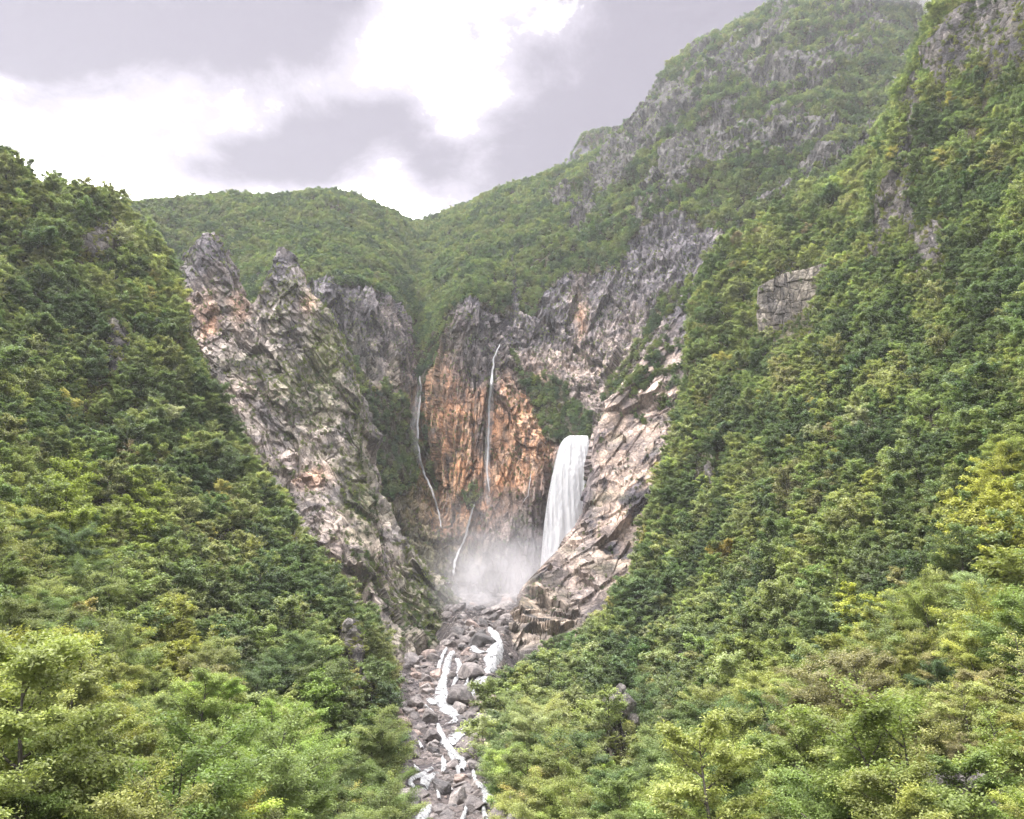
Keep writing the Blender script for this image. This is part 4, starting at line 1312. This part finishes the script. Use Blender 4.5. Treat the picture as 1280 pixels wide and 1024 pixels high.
BIG = [(600, 800, 20, 3, 'largest dark wet boulder rising out of the spray below the falls'), (589, 838, 20, 0, 'broad grey-brown boulder between the two upper white branches of the stream'),
       (576, 868, 24, 1, 'massive brown boulder in midstream below the split in the water'), (564, 845, 9, 1, 'upright boulder ringed by white water on the upper left branch'),
       (519, 878, 14, 0, 'round grey boulder at the foot of the left rock wall'), (500, 872, 9, 0, 'small grey boulder left of the round one at the left rock wall'),
       (503, 902, 14, 4, 'pinkish angular boulder at the left edge of the stream bed'), (537, 896, 16, 2, 'flat pale slab left of the main white cascade'),
       (540, 920, 14, 1, 'brown boulder left of the middle cascade'), (513, 940, 18, 0, 'wide grey-brown slab low at the left bank'), (543, 938, 9, 3, 'dark boulder at the foot of the middle cascade'),
       (553, 982, 15, 3, 'dark blocky boulder between the two lower cascades'), (570, 1000, 16, 2, 'pale boulder near the bottom centre of the stream'), (592, 1004, 15, 1, 'brown boulder right of centre at the bottom of the stream'),
       (583, 946, 10, 1, 'brown boulder on the right of the middle cascade'), (589, 895, 12, 0, 'grey boulder at the right bank under the trees'), (574, 898, 9, 3, 'dark boulder beside the middle white pool'),
       (525, 986, 10, 3, 'dark boulder circled by white water at lower left'), (614, 975, 10, 0, 'grey boulder at the right bank near the bottom'), (566, 957, 10, 0, 'grey-brown boulder just below the middle cascade'),
       (600, 882, 12, 4, 'pinkish slab at the right bank below the upper branch'), (530, 862, 10, 2, 'pale boulder leaning on the left rock wall'), (552, 1012, 14, 1, 'brown boulder at the very bottom of the stream'),
       (583, 916, 8, 3, 'small dark boulder in the right middle pool'), (610, 845, 8, 1, 'brown boulder by the upper right white branch'), (615, 722, 16, 3, 'dark boulder veiled in the spray at the cliff foot'),
       (582, 800, 11, 0, 'grey boulder at the lower left of the spray'), (560, 975, 9, 0, 'grey boulder below the lower left cascade')]
for x, y, wpx, tone, lb in BIG:
    p = bed_hit(x, y + wpx * .35)
    r = wpx * p[1] / F_PX * .8
    add_boulder(p[0], p[1], min(r * .88, 7.5), .8, tone, lb)

WATER = [  # white threads of the stream: photo points and half widths in pixels
    [(612, 786, 3), (620, 806, 6), (612, 824, 9), (614, 834, 7), (600, 850, 7), (592, 868, 4), (582, 880, 3)],
    [(600, 806, 3), (590, 812, 7), (604, 818, 5), (616, 812, 6)],
    [(566, 816, 4), (561, 824, 4), (557, 840, 6), (553, 856, 6), (552, 868, 9), (556, 880, 14), (563, 892, 11), (572, 900, 7), (560, 908, 5)],
    [(572, 826, 4), (575, 836, 4), (570, 850, 3), (565, 862, 2)],
    [(536, 876, 4), (545, 882, 8), (556, 884, 8)],
    [(548, 908, 3), (552, 922, 5), (560, 936, 6), (570, 946, 6), (578, 956, 6), (577, 966, 4)],
    [(590, 906, 5), (582, 916, 12), (570, 926, 11), (563, 936, 5)],
    [(524, 930, 2), (528, 938, 3)], [(553, 950, 2), (555, 960, 4), (553, 968, 2)],
    [(545, 970, 6), (534, 976, 7), (526, 994, 6), (520, 990, 3), (513, 982, 4), (517, 976, 3), (532, 970, 6)],
    [(547, 992, 2), (549, 1002, 3)], [(536, 1012, 5), (528, 1022, 9), (526, 1036, 9), (525, 1060, 8)],
    [(618, 790, 3), (626, 806, 4), (622, 822, 5), (610, 842, 4), (604, 856, 3)], [(586, 846, 2), (582, 858, 2), (570, 868, 3)], [(558, 812, 2), (552, 824, 3), (548, 838, 3)],
    [(532, 884, 2), (540, 892, 2), (546, 902, 3)], [(600, 894, 2), (592, 902, 4), (588, 912, 5)], [(560, 940, 2), (566, 950, 4), (572, 962, 3), (574, 976, 2)], [(518, 960, 2), (528, 968, 3), (540, 964, 3)],
    [(560, 985, 2), (566, 992, 2)], [(584, 1010, 2), (580, 1022, 3), (574, 1040, 3)],
    [(592, 968, 3), (595, 980, 3), (606, 990, 5), (611, 1002, 8), (604, 1012, 3), (608, 1028, 4), (612, 1050, 4)],
]


def water_material(name, bright=.86, streak=(1.6, 1.6, .05), edge_soft=True, alpha=1.0, holes=False, low=.74):
    m, t = material(name)
    pos = t.n('ShaderNodeNewGeometry').outputs['Position']
    e = t.n('ShaderNodeAttribute', attribute_name='edge').outputs['Fac']
    n1 = t.noise(t.vmath('MULTIPLY', pos, streak), 1.0, 6, .65, .2)
    n2 = t.noise(t.vmath('MULTIPLY', pos, streak), 3.2, 5, .6)
    c = t.mix(t.step(n1, .36, .6), (bright * low, bright * (low + .02), bright * (low + .06)), (bright, bright, bright * 1.01))
    b = t.n('ShaderNodeBump', {'Height': t.math('ADD', n1, t.math('MULTIPLY', n2, .5)), 'Strength': .4, 'Distance': .7})
    p = t.n('ShaderNodeBsdfPrincipled', {'Base Color': c, 'Roughness': .5, 'Normal': b.outputs[0]})
    tl = t.n('ShaderNodeBsdfTranslucent', {'Color': c})
    mx = t.n('ShaderNodeMixShader', {0: .3, 1: p.outputs[0], 2: tl.outputs[0]})
    a = t.step(t.math('ADD', e, t.math('MULTIPLY', t.math('SUBTRACT', n2, .5), 1.3)), .0, .35)
    if holes:
        n3 = t.noise(pos, .55, 6, .7, .3)
        c = t.mix(t.step(n3, .5, .62), c, (.13, .135, .13))
        t.set(p, 'Base Color', c)
        a = t.math('MULTIPLY', a, t.step(t.math('ADD', n3, t.math('MULTIPLY', t.math('SUBTRACT', .6, e), .12)), .64, .56))
    a = t.math('MULTIPLY', a, alpha)
    tp = t.n('ShaderNodeBsdfTransparent')
    out = t.n('ShaderNodeMixShader', {0: a, 1: tp.outputs[0], 2: mx.outputs[0]})
    t.n('ShaderNodeOutputMaterial', {0: out.outputs[0]})
    return m


M_FALL = water_material('falling_water', .74, (1.5, 1.5, .05), low=.82)
M_THREAD = water_material('thin_falling_water', .8, (1.5, 1.5, .25), True, .45)
M_STREAM = water_material('white_water', .66, (1.3, 1.3, 1.3), holes=True, low=.4)
M_VEIL = water_material('water_veil', .6, (.6, .6, .07), True, .13)

SV, SF, SE, sb = [], [], [], 0
for path in WATER:
    a = np.array(path, float)
    n = max(8, int(np.hypot(*np.diff(a[:, :2], axis=0).T).sum() / 1.6))
    t_ = np.linspace(0, len(a) - 1, n)
    a = hermite(np.arange(len(a), dtype=float), a, t_)
    c = np.array([bed_hit(x, y) for x, y, _ in a])
    tg = np.gradient(c, axis=0)
    tg[:, 2] = 0
    side = np.stack([np.ones(n), np.zeros(n), np.zeros(n)], 1)
    hw = a[:, 2] * c[:, 1] / F_PX * .98
    hw = hw * (1 + .35 * gnoise(np.stack([t_ * 3, t_ * 0, t_ * 0 + len(SV)], 1), 701))
    K = 11
    q = np.linspace(-1, 1, K)
    P = c[:, None] + side[:, None] * (q[None, :, None] * hw[:, None, None])
    P[..., 2] = bed_at(P[..., 0], P[..., 1]) + 1.0 * (1 - q**2)[None] * np.clip(hw, .3, .7)[:, None] + .35
    P[..., 2] += .5 * gnoise(flat(P) / .9, 702).reshape(n, K)
    SV.append(flat(P))
    SF.append(grid_faces(n, K) + sb)
    SE.append(np.tile((1 - np.abs(q)) * 1.2, n))
    sb += n * K
st = mesh_obj('stream', np.concatenate(SV), np.concatenate(SF), M_STREAM, attrs={'edge': np.concatenate(SE)})
set_props(st, 'white cascading stream threading between the boulders', 'stream', None, 'structure')

# random boulders between, largest first
zone_names = []
cand = []
for _ in range(4200):
    y = RNG.uniform(165, 500)
    xc_ = np.interp(y, BY, BX)
    sg_ = RNG.choice((-1, 1))
    x = xc_ + sg_ * RNG.uniform(0, 1) * (float(bed_half(xc_ + sg_, y, xc_)) + 1)
    cand.append((x, y, min(.5 * RNG.pareto(1.9) + .5, 1.5 + y / 220)))
wl = np.concatenate(SV)[5::11]
cand = [c for c in cand if c[2] < 3.4 and (c[2] < .9 or np.min((c[0] - wl[:, 0])**2 + ((c[1] - wl[:, 1]) * .8)**2) > (c[2] * .9 + 1.0)**2)]
for _ in range(60):
    y = RNG.uniform(490, 690)
    cand.append((np.interp(y, BY, BX) + RNG.uniform(-26, 26), y, RNG.uniform(1.6, 4.2)))
cand.sort(key=lambda c: -c[2])
for x, y, r in cand:
    if len(placed) >= 290:
        break
    if all((x - a)**2 + (y - b)**2 > (.95 * (r + c))**2 for a, b, c, _, _ in placed):
        q = pix(0, 0, 1)
        px_, py_, _ = proj(np.array((x, y, float(bed_at(x, y)) + r * .4)))
        if 470 < px_ < 660 and py_ < 1050:
            add_boulder(x, y, r, .72)
groups = {}
for x, y, r, o, t_ in placed[len(BIG):]:
    px_, py_, _ = proj(np.array((x, y, float(bed_at(x, y)))))
    lv_ = 'at the bottom of the stream bed' if py_ > 985 else 'below the middle cascade' if py_ > 930 else 'beside the middle cascade' if py_ > 885 else 'by the upper white branches' if py_ > 825 else 'at the edge of the spray' if py_ > 800 else 'within the spray'
    sd_ = 'left bank' if px_ < 535 else 'right bank' if px_ > 590 else 'midstream'
    sz_ = 'large' if r > 2 else 'medium' if r > 1.1 else 'small'
    groups.setdefault(f'{sz_} {stone_words[t_]} boulder {lv_}, {sd_}', []).append((px_, o))
for lb, lst in groups.items():
    lst.sort(key=lambda q: q[0])
    for i, (_, o) in enumerate(lst):
        o['label'] = lb + ('' if len(lst) == 1 else ', ' + (ORD[i] if i < 16 else f'sixteenth plus {i - 15} from left'))

# loose rubble between the boulders
nr = 9000
ry_ = RNG.uniform(150, 640, nr)
xc_ = np.interp(ry_, BY, BX)
sg_ = RNG.uniform(-1, 1, nr)
rx_ = xc_ + sg_ * (bed_half(xc_ + sg_, ry_, xc_) + 6)
rp = np.stack([rx_, ry_, bed_at(rx_, ry_)], -1)
rk_, wk_ = proj(rp)[:2], None
near_water = np.full(nr, 1e9)
wp = np.concatenate(SV)[5::11]
for i in range(0, len(wp), 2):
    near_water = np.minimum(near_water, (rx_ - wp[i, 0])**2 + ((ry_ - wp[i, 1]) * .6)**2)
keep = near_water > 2.0
rp = rp[keep]
st_t = np.array(STONES)[RNG.choice(5, len(rp), p=(.32, .26, .2, .12, .10))] * RNG.uniform(1.2, 1.8, (len(rp), 1))
forest('rubble', 'loose stones filling the stream bed between the boulders', RUB, rp, np.minimum(.3 + .3 * RNG.pareto(2.2, len(rp)), 1.7), st_t, flat_k=.8)

# ------------------------------------------------------------------ waterfalls
gx, gy, _ = proj(flat(G2))
gY = flat(G2)[:, 1]
g_ok = (np.repeat(AT, Cn) < 6.5)
gx, gy, gY = gx[g_ok], gy[g_ok], gY[g_ok]


def wall_Y(x, y, r=4.0):
    m = ((gx - x)**2 + (gy - y)**2) < r * r
    return float(np.percentile(gY[m], 10)) if m.any() else 700.0


FALL = [(545, 711, 734), (549, 705, 735.5), (558, 699, 736), (572, 695, 736), (590, 691, 735), (615, 686, 733), (640, 682, 730), (665, 679, 729), (690, 677, 729), (720, 674, 730), (760, 668, 734), (790, 664, 738)]
fa = np.array(FALL, float)
rows = np.linspace(0, len(fa) - 1, 110)
fa = hermite(np.arange(len(fa), dtype=float), fa, rows)
wy = np.array([min(wall_Y(x, y) for x in np.linspace(l, r, 6)) for y, l, r in fa])
wy = np.minimum.accumulate(wy)
wy = wy[0] - .5 + (wy - wy[0])
wy = np.convolve(np.pad(wy, 6, mode='edge'), np.ones(13) / 13, 'valid') - 2 - 5 * np.linspace(0, 1, len(wy))
K = 96
ang = np.linspace(0, 2 * math.pi, K, endpoint=False)
uu = (1 - np.cos(ang)) / 2
front = np.sin(ang)
P = np.zeros((len(fa), K, 3))
for i, (y, l, r) in enumerate(fa):
    p = pix(l + (r - l) * uu, np.full(K, y), np.full(K, wy[i]))
    th = np.where(front > 0, 3.0, 1.0) * min(1, .35 + i / 12)
    p[:, 1] -= front * th
    P[i] = p
n_ = gnoise(flat(P) * np.array((.35, .2, .02)), 711) * 1.5 + gnoise(flat(P) * np.array((1.1, .3, .05)), 712) * .7 + gnoise(flat(P) * np.array((.5, .3, .25)), 713) * .5
P = P + (n_.reshape(P.shape[:2]) * np.where(front > 0, 1, .3))[..., None] * np.array((.25, -1.0, .0))
i_ = np.arange(len(fa) * K).reshape(len(fa), K)
j_ = np.roll(i_, -1, 1)
FF = np.stack([i_[:-1], j_[:-1], j_[1:], i_[1:]], -1).reshape(-1, 4)
ed = np.tile(np.minimum(uu, 1 - uu) * 6 - .1, (len(fa), 1)) * np.ones((len(fa), 1))
ed = np.where(front[None] < -.05, 1.0, ed)
o = mesh_obj('waterfall', flat(P), FF, M_FALL, attrs={'edge': ed.ravel()})
set_props(o, 'tall broad white waterfall plunging behind the pale rock spur', 'waterfall')

THIN = [
    ('thin white waterfall down the corner left of the orange cliff', 'thin waterfalls', [(525, 470, 1.4), (526, 490, 1.6), (524, 510, 2.0), (522, 540, 2.2), (523, 562, 2.4), (528, 585, 2.2), (536, 604, 2.2), (543, 622, 2.0), (549, 645, 1.6), (552, 660, 1.0)], M_THREAD),
    ('thin misty waterfall down the middle of the orange cliff', 'thin waterfalls', [(625, 430, 1.2), (618, 446, 1.6), (616, 462, 2.0), (614, 480, 2.4), (612, 500, 2.2), (611, 530, 2.0), (610, 560, 2.0), (609, 590, 1.6), (612, 615, 1.0)], M_THREAD),
    ('short white cascade at the foot of the orange cliff', 'thin waterfalls', [(593, 630, 1.2), (589, 643, 1.8), (585, 658, 2.0), (580, 676, 2.2), (574, 688, 2.0), (569, 702, 2.2), (566, 720, 2.2)], M_THREAD),
    ('faint trickle on the dark rock left of the tall waterfall', 'thin waterfalls', [(664, 592, .8), (662, 604, 1.0), (660, 618, .9), (654, 628, .7)], M_THREAD),
]
VEILS = [[(525, 480, 3), (520, 510, 8), (516, 535, 9), (519, 560, 7), (524, 580, 4)], [(615, 470, 3), (613, 500, 7), (611, 540, 7), (609, 590, 6), (610, 630, 5)]]


def ribbon(path, mat, name, off):
    a = np.array(path, float)
    n = int(np.hypot(*np.diff(a[:, :2], axis=0).T).sum() / 1.5) + 4
    t_ = np.linspace(0, len(a) - 1, n)
    a = hermite(np.arange(len(a), dtype=float), a, t_)
    a[:, 0] += 1.2 * gnoise(np.stack([t_ * 2.1, t_ * 0, t_ * 0], 1), 720 + n)
    Yw = np.array([wall_Y(x, y, 5) for x, y, _ in a])
    Yw = np.convolve(np.pad(Yw, 4, mode='edge'), np.ones(9) / 9, 'valid') - off
    c = pix(a[:, 0], a[:, 1], Yw)
    hw = .72 * a[:, 2] * Yw / F_PX * (1 + .4 * gnoise(np.stack([t_ * 5, t_ * 0, t_ * 0 + 9], 1), 721))
    K = 10
    an = np.arange(K) * 2 * math.pi / K
    P = c[:, None] + np.stack([np.cos(an)[None] * hw[:, None], np.sin(an)[None] * hw[:, None] * .6, np.zeros((n, K))], -1)
    i_ = np.arange(n * K).reshape(n, K)
    j_ = np.roll(i_, -1, 1)
    FF = np.stack([i_[:-1], j_[:-1], j_[1:], i_[1:]], -1).reshape(-1, 4)
    e = np.tile(1 - np.abs(np.cos(an)), (n, 1)) * 1.0 + .05
    e = e * np.minimum(1, np.minimum(np.arange(n) + 1, n - np.arange(n))[:, None] / 5)
    return mesh_obj(name, flat(P), FF, mat, attrs={'edge': e.ravel()})


fall_objs = []
for lb, gp, path, mt in THIN:
    fall_objs.append(set_props(ribbon(path, mt, 'waterfall', 1.5), lb, 'waterfall', gp))
for path, par in zip(VEILS, fall_objs):
    ribbon(path, M_VEIL, 'spray_veil', 3.0).parent = par

# ------------------------------------------------------------------ outcrops among the trees
hx, hy, _ = proj(flat(HG))
lx, ly, _ = proj(flat(LG))


def slope_point(x, y):
    best = None
    for ax_, ay_, G in ((hx, hy, HG), (lx, ly, LG)):
        d2 = (ax_ - x)**2 + (ay_ - y)**2
        Yf = flat(G)[:, 1]
        k = np.argsort(d2)[:14]
        k = k[d2[k] < 900]
        if len(k):
            c = k[np.argmin(Yf[k])]
            if best is None or Yf[c] < best[1]:
                best = flat(G)[c]
    return best


OUT_LB = ['pale rock outcrop showing through trees on the lower right slope', 'small pale rock among trees below the pale spur', 'pale boulder-like rock under trees at the lower right corner',
          'pale rock outcrop at the right rim of the left slope', 'small pale rock beside the stream on the left slope', 'thin pale rock on the rim of the left slope']
OUT_ROCKS = [mesh_obj('rock', rock_shape(560 + k, IV, 26, .5), IF, M_BOULDER, nv=3, smooth=False) for k in range(4)]
for (ox, oy, ow, oh), lb in zip(OUTCROPS, OUT_LB):
    p = slope_point(ox, oy)
    if p is None:
        continue
    m_ = p[1] / F_PX / .98
    e = bpy.data.objects.new('rock_outcrop', None)
    COL.objects.link(e)
    e.location = pix(ox, oy, p[1] - 1.0)
    set_props(e, lb, 'rock outcrop', 'rock outcrops between the trees')
    nb = 14 if ow > 30 else 8
    for b in range(nb):
        c = bpy.data.objects.new('rock', OUT_ROCKS[int(RNG.integers(0, 4))].data)
        COL.objects.link(c)
        c.parent = e
        f = (b + .5) / nb - .5
        c.location = (RNG.uniform(-.42, .42) * ow * m_ - (f * .3 * ow * m_ if ox > 640 and ow > 30 else 0), RNG.uniform(.5, 2.5), f * oh * m_ * .95)
        s_ = ow * m_ * RNG.uniform(.24, .42)
        c.scale = (s_, s_ * .9, max(s_, oh * m_ / nb) * RNG.uniform(.8, 1.2))
        c.rotation_euler = (RNG.normal(0, .3), RNG.normal(0, .3), RNG.uniform(0, 6.28))
        c['tint'] = [float(q) for q in np.array((.25, .23, .215)) * RNG.uniform(.75, 1.1)]
for o in OUT_ROCKS:
    bpy.data.objects.remove(o)

# the square jointed rock face on the right slope
quad = [(948, 352), (1036, 326), (1032, 404), (950, 430)]
Yq = slope_point(992, 380)[1] - 7
m_, t = None, None
e = bpy.data.objects.new('jointed_rock_face', None)
COL.objects.link(e)
e.location = pix(992, 380, Yq)
set_props(e, 'square bare rock face split by dark joints on the upper right slope', 'rock face')
org = np.array(e.location)
A, B, Cc, D = (pix(x, y, Yq + (x - 948) * -.08) for x, y in quad)


def face_pt(u, v):
    return (A * (1 - u) + B * u) * (1 - v) + (D * (1 - u) + Cc * u) * v


def split_poly(poly, depth, rng):
    """breaks a convex outline into irregular blocks along crooked joints"""
    poly = np.array(poly)
    ar = .5 * abs(np.dot(poly[:, 0], np.roll(poly[:, 1], 1)) - np.dot(poly[:, 1], np.roll(poly[:, 0], 1)))
    if depth > 6 or ar < rng.uniform(.02, .075):
        return [poly]
    ext = np.ptp(poly, axis=0)
    an = (0 if ext[1] * .8 > ext[0] else math.pi / 2) + rng.normal(.1, .16)
    d = np.array((math.cos(an), math.sin(an)))
    nrm_ = np.array((-d[1], d[0]))
    c = poly.mean(0) + rng.normal(0, .12, 2) * ext
    sd_ = (poly - c) @ nrm_
    pa, pb = [], []
    for q in range(len(poly)):
        a0, a1, s0, s1 = poly[q], poly[(q + 1) % len(poly)], sd_[q], sd_[(q + 1) % len(poly)]
        (pa if s0 >= 0 else pb).append(a0)
        if s0 * s1 < 0:
            x_ = a0 + (a1 - a0) * s0 / (s0 - s1)
            pa.append(x_)
            pb.append(x_)
    if len(pa) < 3 or len(pb) < 3:
        return [poly]
    return split_poly(pa, depth + 1, rng) + split_poly(pb, depth + 1, rng)


frng = np.random.default_rng(5)
for poly in split_poly([(.0, .08), (.35, -.02), (.7, .03), (1, .0), (.97, .5), (1.0, .93), (.6, 1.02), (.25, .95), (.02, 1.0), (-.03, .5)], 0, frng):
    mid = poly.mean(0)
    m = len(poly)
    rng_ = []
    prou = frng.uniform(-.7, .7)
    tl = frng.normal(0, .9, 2)
    for k_, dpt in ((.97, 3.0), (.965, .0), (.91, -.35), (.55, -.5)):
        for q in range(m):
            for f_ in (0, .5):
                uv = poly[q] * (1 - f_) + poly[(q + 1) % m] * f_
                uv = mid + (uv - mid) * (k_ + frng.normal(0, .008))
                p3 = face_pt(*uv)
                p3[1] += dpt - (prou if dpt < 3 else 0) + (uv - mid) @ tl + frng.normal(0, .12)
                rng_.append(p3)
    pc = face_pt(*mid)
    pc[1] += -.45 - prou + frng.normal(0, .2)
    L = 2 * m
    F3 = []
    for r_ in range(3):
        for q in range(L):
            a0, a1 = r_ * L + q, r_ * L + (q + 1) % L
            F3 += [(a0, a1, a1 + L), (a0, a1 + L, a0 + L)]
    F3 += [(3 * L + q, 3 * L + (q + 1) % L, 4 * L) for q in range(L)]
    ob = mesh_obj('block', np.array(rng_ + [pc]) - org, np.array(F3), M_ROCK, smooth=False, nv=3, attrs={'rc': np.tile(np.array((.26, .235, .20)) * frng.uniform(.75, 1.2), (len(rng_) + 1, 1))})
    ob.parent = e
    ob['tint'] = [float(q) for q in np.array((.20, .18, .155)) * frng.uniform(.8, 1.2)]
core = []
for dy in (3.0, 14.0):
    core += [(A + B + Cc + D) / 4 + (q - (A + B + Cc + D) / 4) * .86 + np.array((0, dy, 0)) for q in (A, B, Cc, D)]
core = np.array(core) - org
ob = mesh_obj('rock_core', core, np.array([(0, 1, 2, 3), (4, 7, 6, 5), (0, 4, 5, 1), (1, 5, 6, 2), (2, 6, 7, 3), (3, 7, 4, 0)]), M_BOULDER, smooth=False)
ob.parent = e
ob['tint'] = [.09, .08, .065]

bp_ = []
for _ in range(34):
    u_, v_ = RNG.uniform(-.05, 1.08), RNG.uniform(0, 1)
    if RNG.uniform() < .5:
        v_ = RNG.choice((-.04, 1.03)) + RNG.normal(0, .03)
    elif RNG.uniform() < .6:
        u_ = RNG.choice((-.04, 1.02)) + RNG.normal(0, .03)
    q = face_pt(u_, v_)
    q[1] += RNG.uniform(-1.5, 1.0)
    q[2] -= 1.0
    bp_.append(q)
bp_ = np.array(bp_)
forest('rock_face_scrub', 'bushes growing from the rim and joints of the square rock face', C_BUSH, bp_, RNG.uniform(.35, 1.1, len(bp_)), tints(bp_, (1, 2, 2, 1, 1), 880) * 1.2)
# ------------------------------------------------------------------ air
def box_obj(name, lo, hi, mat):
    lo, hi = np.array(lo, float), np.array(hi, float)
    V = np.array([[(lo, hi)[i][0], (lo, hi)[j][1], (lo, hi)[k][2]] for k in (0, 1) for j in (0, 1) for i in (0, 1)])
    Fq = [(0, 2, 3, 1), (4, 5, 7, 6), (0, 1, 5, 4), (2, 6, 7, 3), (0, 4, 6, 2), (1, 3, 7, 5)]
    return mesh_obj(name, V, np.array(Fq), mat, smooth=False)


hm = bpy.data.materials.new('haze')
hm.use_nodes = True
ht = NT(hm.node_tree)
hv = ht.n('ShaderNodeVolumePrincipled', {'Color': (.93, .94, .97, 1), 'Density': .00006, 'Anisotropy': .25})
ht.n('ShaderNodeOutputMaterial', {'Volume': hv.outputs[0]})
set_props(box_obj('haze', (-2700, -950, -64), (2700, 2700, 1420), hm), 'thin pale haze in the valley air', None, None, 'stuff')


def vapour(name, label, loc, rad, dens, scale, lo, hi, power, seed):
    """a cloud of fine drops: density fades to nothing at the rim and is broken by noise"""
    m = bpy.data.materials.new(name)
    m.use_nodes = True
    t = NT(m.node_tree)
    oc = t.n('ShaderNodeTexCoord').outputs['Object']
    r = t.n('ShaderNodeVectorMath', {0: oc}, operation='LENGTH').outputs['Value']
    fall = t.math('POWER', t.math('SUBTRACT', 1.0, r, clamp=True), power)
    n = t.noise(t.vmath('ADD', oc, (seed, 0, 0)), scale, 4, .6, .4)
    dn_ = t.math('MULTIPLY', t.math('MULTIPLY', fall, t.step(n, lo, hi)), dens)
    v = t.n('ShaderNodeVolumePrincipled', {'Color': (.95, .93, .96, 1), 'Density': dn_, 'Anisotropy': .2})
    t.n('ShaderNodeOutputMaterial', {'Volume': v.outputs[0]})
    o = mesh_obj(name, IV3, IF3, m, nv=3)
    o.location, o.scale = loc, rad
    return set_props(o, label, None, None, 'stuff')


vapour('spray_mist', 'white spray drifting over the foot of the tall waterfall', pix(606, 742, 565), (42, 60, 44), .036, 2.4, .28, .72, 1.0, 3.0)
vapour('spray_mist', 'thin spray rising in front of the cliff foot', pix(596, 690, 640), (56, 40, 60), .012, 2.2, .3, .72, 1.0, 8.0)
vapour('spray_mist', 'spray boiling up where the tall waterfall lands behind the spur', pix(662, 716, 640), (30, 30, 40), .04, 2.2, .25, .7, 1.0, 12.0)
vapour('summit_mist', 'grey cloud wrapping the summit of the mountain', pix(1120, -20, 1110), (190, 130, 110), .05, 2.0, .25, .65, .8, 5.0)
